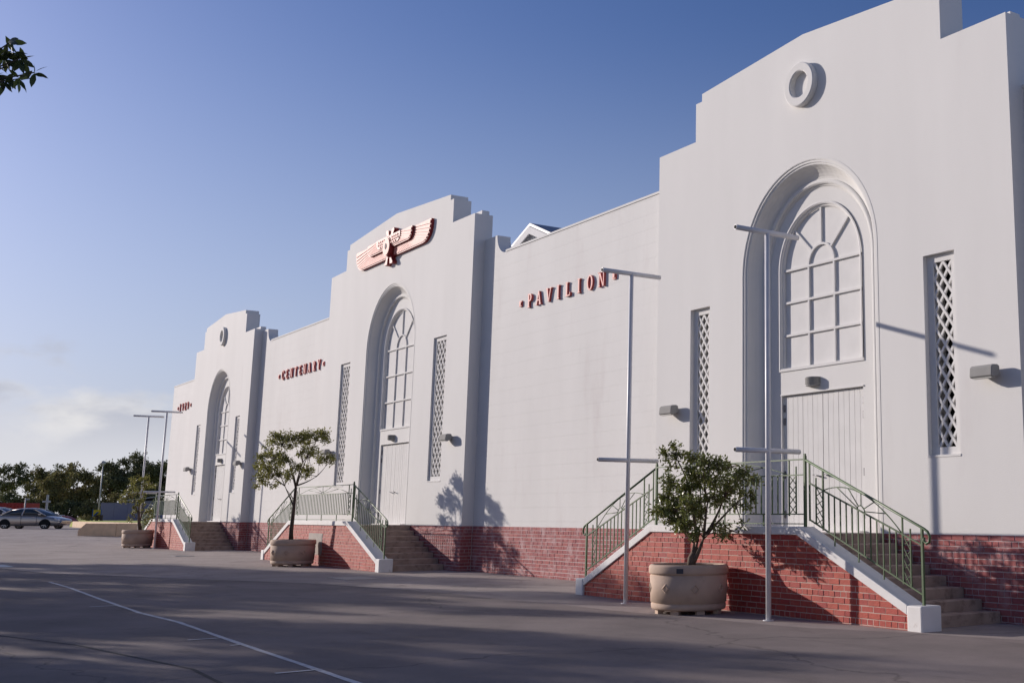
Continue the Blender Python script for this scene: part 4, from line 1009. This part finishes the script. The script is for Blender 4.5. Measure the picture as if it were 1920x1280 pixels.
for z in (.20, .34, .48): MB().box(-.06, .48, -.16, -.12, z-.05, z+.04).build('slat', 'bark_dark', e)

# far trees, each with its own trunk and crown of many leaf clumps
def far_tree(px, d, toppx, wpx, label, lm, seed, group='trees beyond the lawn', basepx=975, n=5200, low=.25, name='far_tree', L=.30):
    rn_ = random.Random(seed); b0 = pos(px, d, LZ-.02); H = (basepx-toppx)*d/FPX; Wd = wpx*d/FPX/2
    tr = [b0, b0+Vector((rn_.uniform(-.2, .2), rn_.uniform(-.2, .2), H*.22)), b0+Vector((rn_.uniform(-.4, .4), rn_.uniform(-.3, .3), H*.45))]
    limbs, cl_ = [], []
    nc = 30
    for i in range(nc):
        while True:
            u = rdir(rn_)*rn_.random()**.33
            if u.z > -.9: break
        f = .5*(u.z+1); taper = 1-.35*abs(u.z)
        c = b0+RV*(u.x*Wd*taper)+Vector((FW.x, FW.y, 0))*(u.y*Wd*.8)+Vector((0, 0, H*(low+(1-low-.07)*f)))
        rad = rn_.uniform(.16, .30)*min(Wd, H*.5)
        cl_.append((c, (rad, rad, rad*.72), n//nc))
        if i % 4 == 0: limbs.append((tr[1] if f < .4 else tr[2], c, H*.012))
    return tree(name, b0, label, tr, limbs, cl_, lm, 'bark', H*.022, L, L*.55, seed, group)
far_tree(255, 150, 850, 125, 'tall dark gum tree rising behind the shed roof', 'leaf_far', 21, n=9000)
far_tree(305, 152, 858, 90, 'dark gum tree crowding the end of the hall', 'leaf_far', 22, n=7000)
far_tree(205, 146, 858, 90, 'dark tree standing just behind the street lamp', 'leaf_far', 23, n=7000)
far_tree(130, 136, 864, 130, 'broad olive-green tree spreading over the lawn behind the cross post', 'leaf_far2', 24, n=11000, low=.12)
far_tree(75, 142, 872, 75, 'olive tree left of the broad lawn tree, behind the sedan', 'leaf_far2', 25, n=5500, low=.15)
far_tree(15, 150, 868, 90, 'loose dark gum tree with sky showing through, above the container', 'leaf_far', 26, n=3600, low=.42)
far_tree(-70, 145, 862, 120, 'dark gum tree past the loose gum, over the container', 'leaf_far', 27, n=5000, low=.3)
far_tree(100, 158, 868, 60, 'dark gum crown poking above the olive trees', 'leaf_far', 28, n=3500, low=.4)
for i, (px, w_, tp, lb) in enumerate(((60, 90, 925, 'rounded shrub behind the red container end'), (120, 80, 940, 'rounded shrub under the broad lawn tree'), (165, 70, 945, 'rounded shrub behind the yellow play panel'), (20, 80, 922, 'rounded shrub behind the red container'), (215, 80, 915, 'rounded shrub behind the blue-grey wall'), (280, 90, 905, 'rounded shrub behind the lilac roof'))):
    far_tree(px, 132 if px < 200 else 140, tp, w_, lb, 'leaf_far' if i % 2 else 'leaf_far2', 40+i, 'shrubs beyond the lawn', 976, 2600, .02, 'shrub')
far_tree(163, 109, 964, 36, 'low clipped hedge clump before the play frame', 'leaf_far2', 60, 'shrubs beyond the lawn', 976, 1200, .02, 'shrub', .09)

# avenue trees left of the forecourt: they throw the broken shade over the asphalt
def avenue_tree(x, y, h, w_, low, n, seed, label):
    rn_ = random.Random(seed); b0 = Vector((x, y, gz(x))); cl_, limbs = [], []
    tr = [b0, b0+Vector((.1, .05, low*.6)), b0+Vector((.0, .2, low+.6))]
    for i in range(34):
        u = rdir(rn_)*rn_.random()**.33
        c = b0+Vector((u.x*w_, u.y*w_*.8, low+(h-low)*.5*(u.z+1)*.92)); rad = rn_.uniform(.7, 1.3)
        cl_.append((c, (rad, rad, rad*.7), n//34))
        if i % 4 == 0: limbs.append((tr[2], c, .09))
    return tree('avenue_tree', b0, label, tr, limbs, cl_, 'leaf_olive', 'bark', .22, .30, .15, seed, 'avenue trees beside the forecourt')
AV = [(-52, -25.0, 10.6, 4.4, 3.2, 6500), (-44, -19.6, 11.6, 4.8, 3.0, 10000), (-36, -19.6, 11.9, 5.0, 2.6, 11000), (-27.5, -22.4, 11.0, 5.0, 2.4, 9000), (-17.5, -23.0, 10.0, 4.6, 2.2, 7000), (-9.5, -22.6, 9.5, 4.4, 2.0, 6500), (-2, -23.2, 9.0, 4.2, 2.0, 5500)]
AV += [(5, -27.5, 11.5, 5.2, 2.6, 6000), (14, -26, 11.5, 5.2, 2.6, 6000), (23, -24.5, 11, 5.0, 2.6, 6000), (-31, -29.5, 12, 5.0, 3.0, 5500), (-14, -30, 12, 5.0, 3.0, 5500)]  # second row, out of view, added to block sky light over the near asphalt
for i, a in enumerate(AV): avenue_tree(*a, 70+i, 'leafy avenue tree beside the forecourt shading the asphalt')

# overhanging branch: a tree whose trunk stands left of the photographer
b0 = Vector((3.6, -18.6, gz(3.6)))
ov = empty('overhanging_tree', b0, 'tree with broad pointed leaves whose branch tip hangs over the forecourt against the sky', 'tree')
DL = 9.0
def ZL(x, y, dz=0): return at(x/8.0, 40+y/8.0, DL+dz)-b0
tk = MB(); tk.tube([(0, 0, -.1), (.05, .05, 1.6), (.2, .2, 3.2), (.5, .5, 4.6)], [.19, .16, .14, .09], 10)
jn = ZL(-900, 900); tk.tube(curve((.2, .2, 3.2), jn, (0, 0, .3), 8), [.08, .07, .065, .06, .05, .045, .04, .03, .025], 8)
tips = [(70,560,.05),(130,330,-.1),(200,480,.1),(300,560,0),(330,600,.12),(520,770,0),(100,850,.05),(60,900,-.12),(300,860,.08),(-40,620,0),(-60,400,.1),(-100,850,-.1)]
for x, y, dz in tips: tk.tube(curve(jn, ZL(x, y, dz), (0, 0, -.05), 6), [.02, .016, .012, .009, .007, .006, .004], 6)
tk.build('trunk', 'bark_dark', ov)
lm = MB()
for k, (t, wv) in enumerate(((0, .0), (.2, .30), (.45, .46), (.7, .36), (1, 0))):
    lm.v += [(t, 0, -.10*t*t+0), (t, wv*.42, .05*wv-.10*t*t), (t, -wv*.42, .05*wv-.10*t*t)]
for k in range(4):
    a_ = k*3; lm.f += [(a_, a_+3, a_+4, a_+1), (a_, a_+2, a_+5, a_+3)]
lm.sm = [True]*len(lm.f); lme = lm.mesh('leaf', False); lme.materials.append(M['leaf_near'])
rl = random.Random(5)
for x, y, dz in tips:
    for k in range(7):
        c = ZL(x+rl.uniform(-35, 35), y+rl.uniform(-35, 35), dz+rl.uniform(-.05, .05)); a_ = rl.uniform(0, 6.28)
        d_ = (RV*math.cos(a_)+UV*(math.sin(a_)-.25)+FW*rl.uniform(-.6, .6)).normalized()
        o = inst('leaf', lme, ov, c, d_.to_track_quat('X', 'Z').to_euler(), [rl.uniform(.085, .125)]*3)
        o.rotation_euler.rotate_axis('X', rl.uniform(-1.4, 1.4))
cr = MB(); rn_ = random.Random(9)
for i in range(26):                                         # the rest of its crown, over and left of the trunk
    c = Vector((.0, -1.2, 4.6))+Vector((rn_.uniform(-2.4, 1.2), rn_.uniform(-2.6, .6), rn_.uniform(-.9, 1.6)))
    for _ in range(110): leaf_quad(cr, c+rdir(rn_)*rn_.random()*.6, rdir(rn_), rdir(rn_), .11, .045)
cr.build('crown', 'leaf_near', ov, recalc=False)
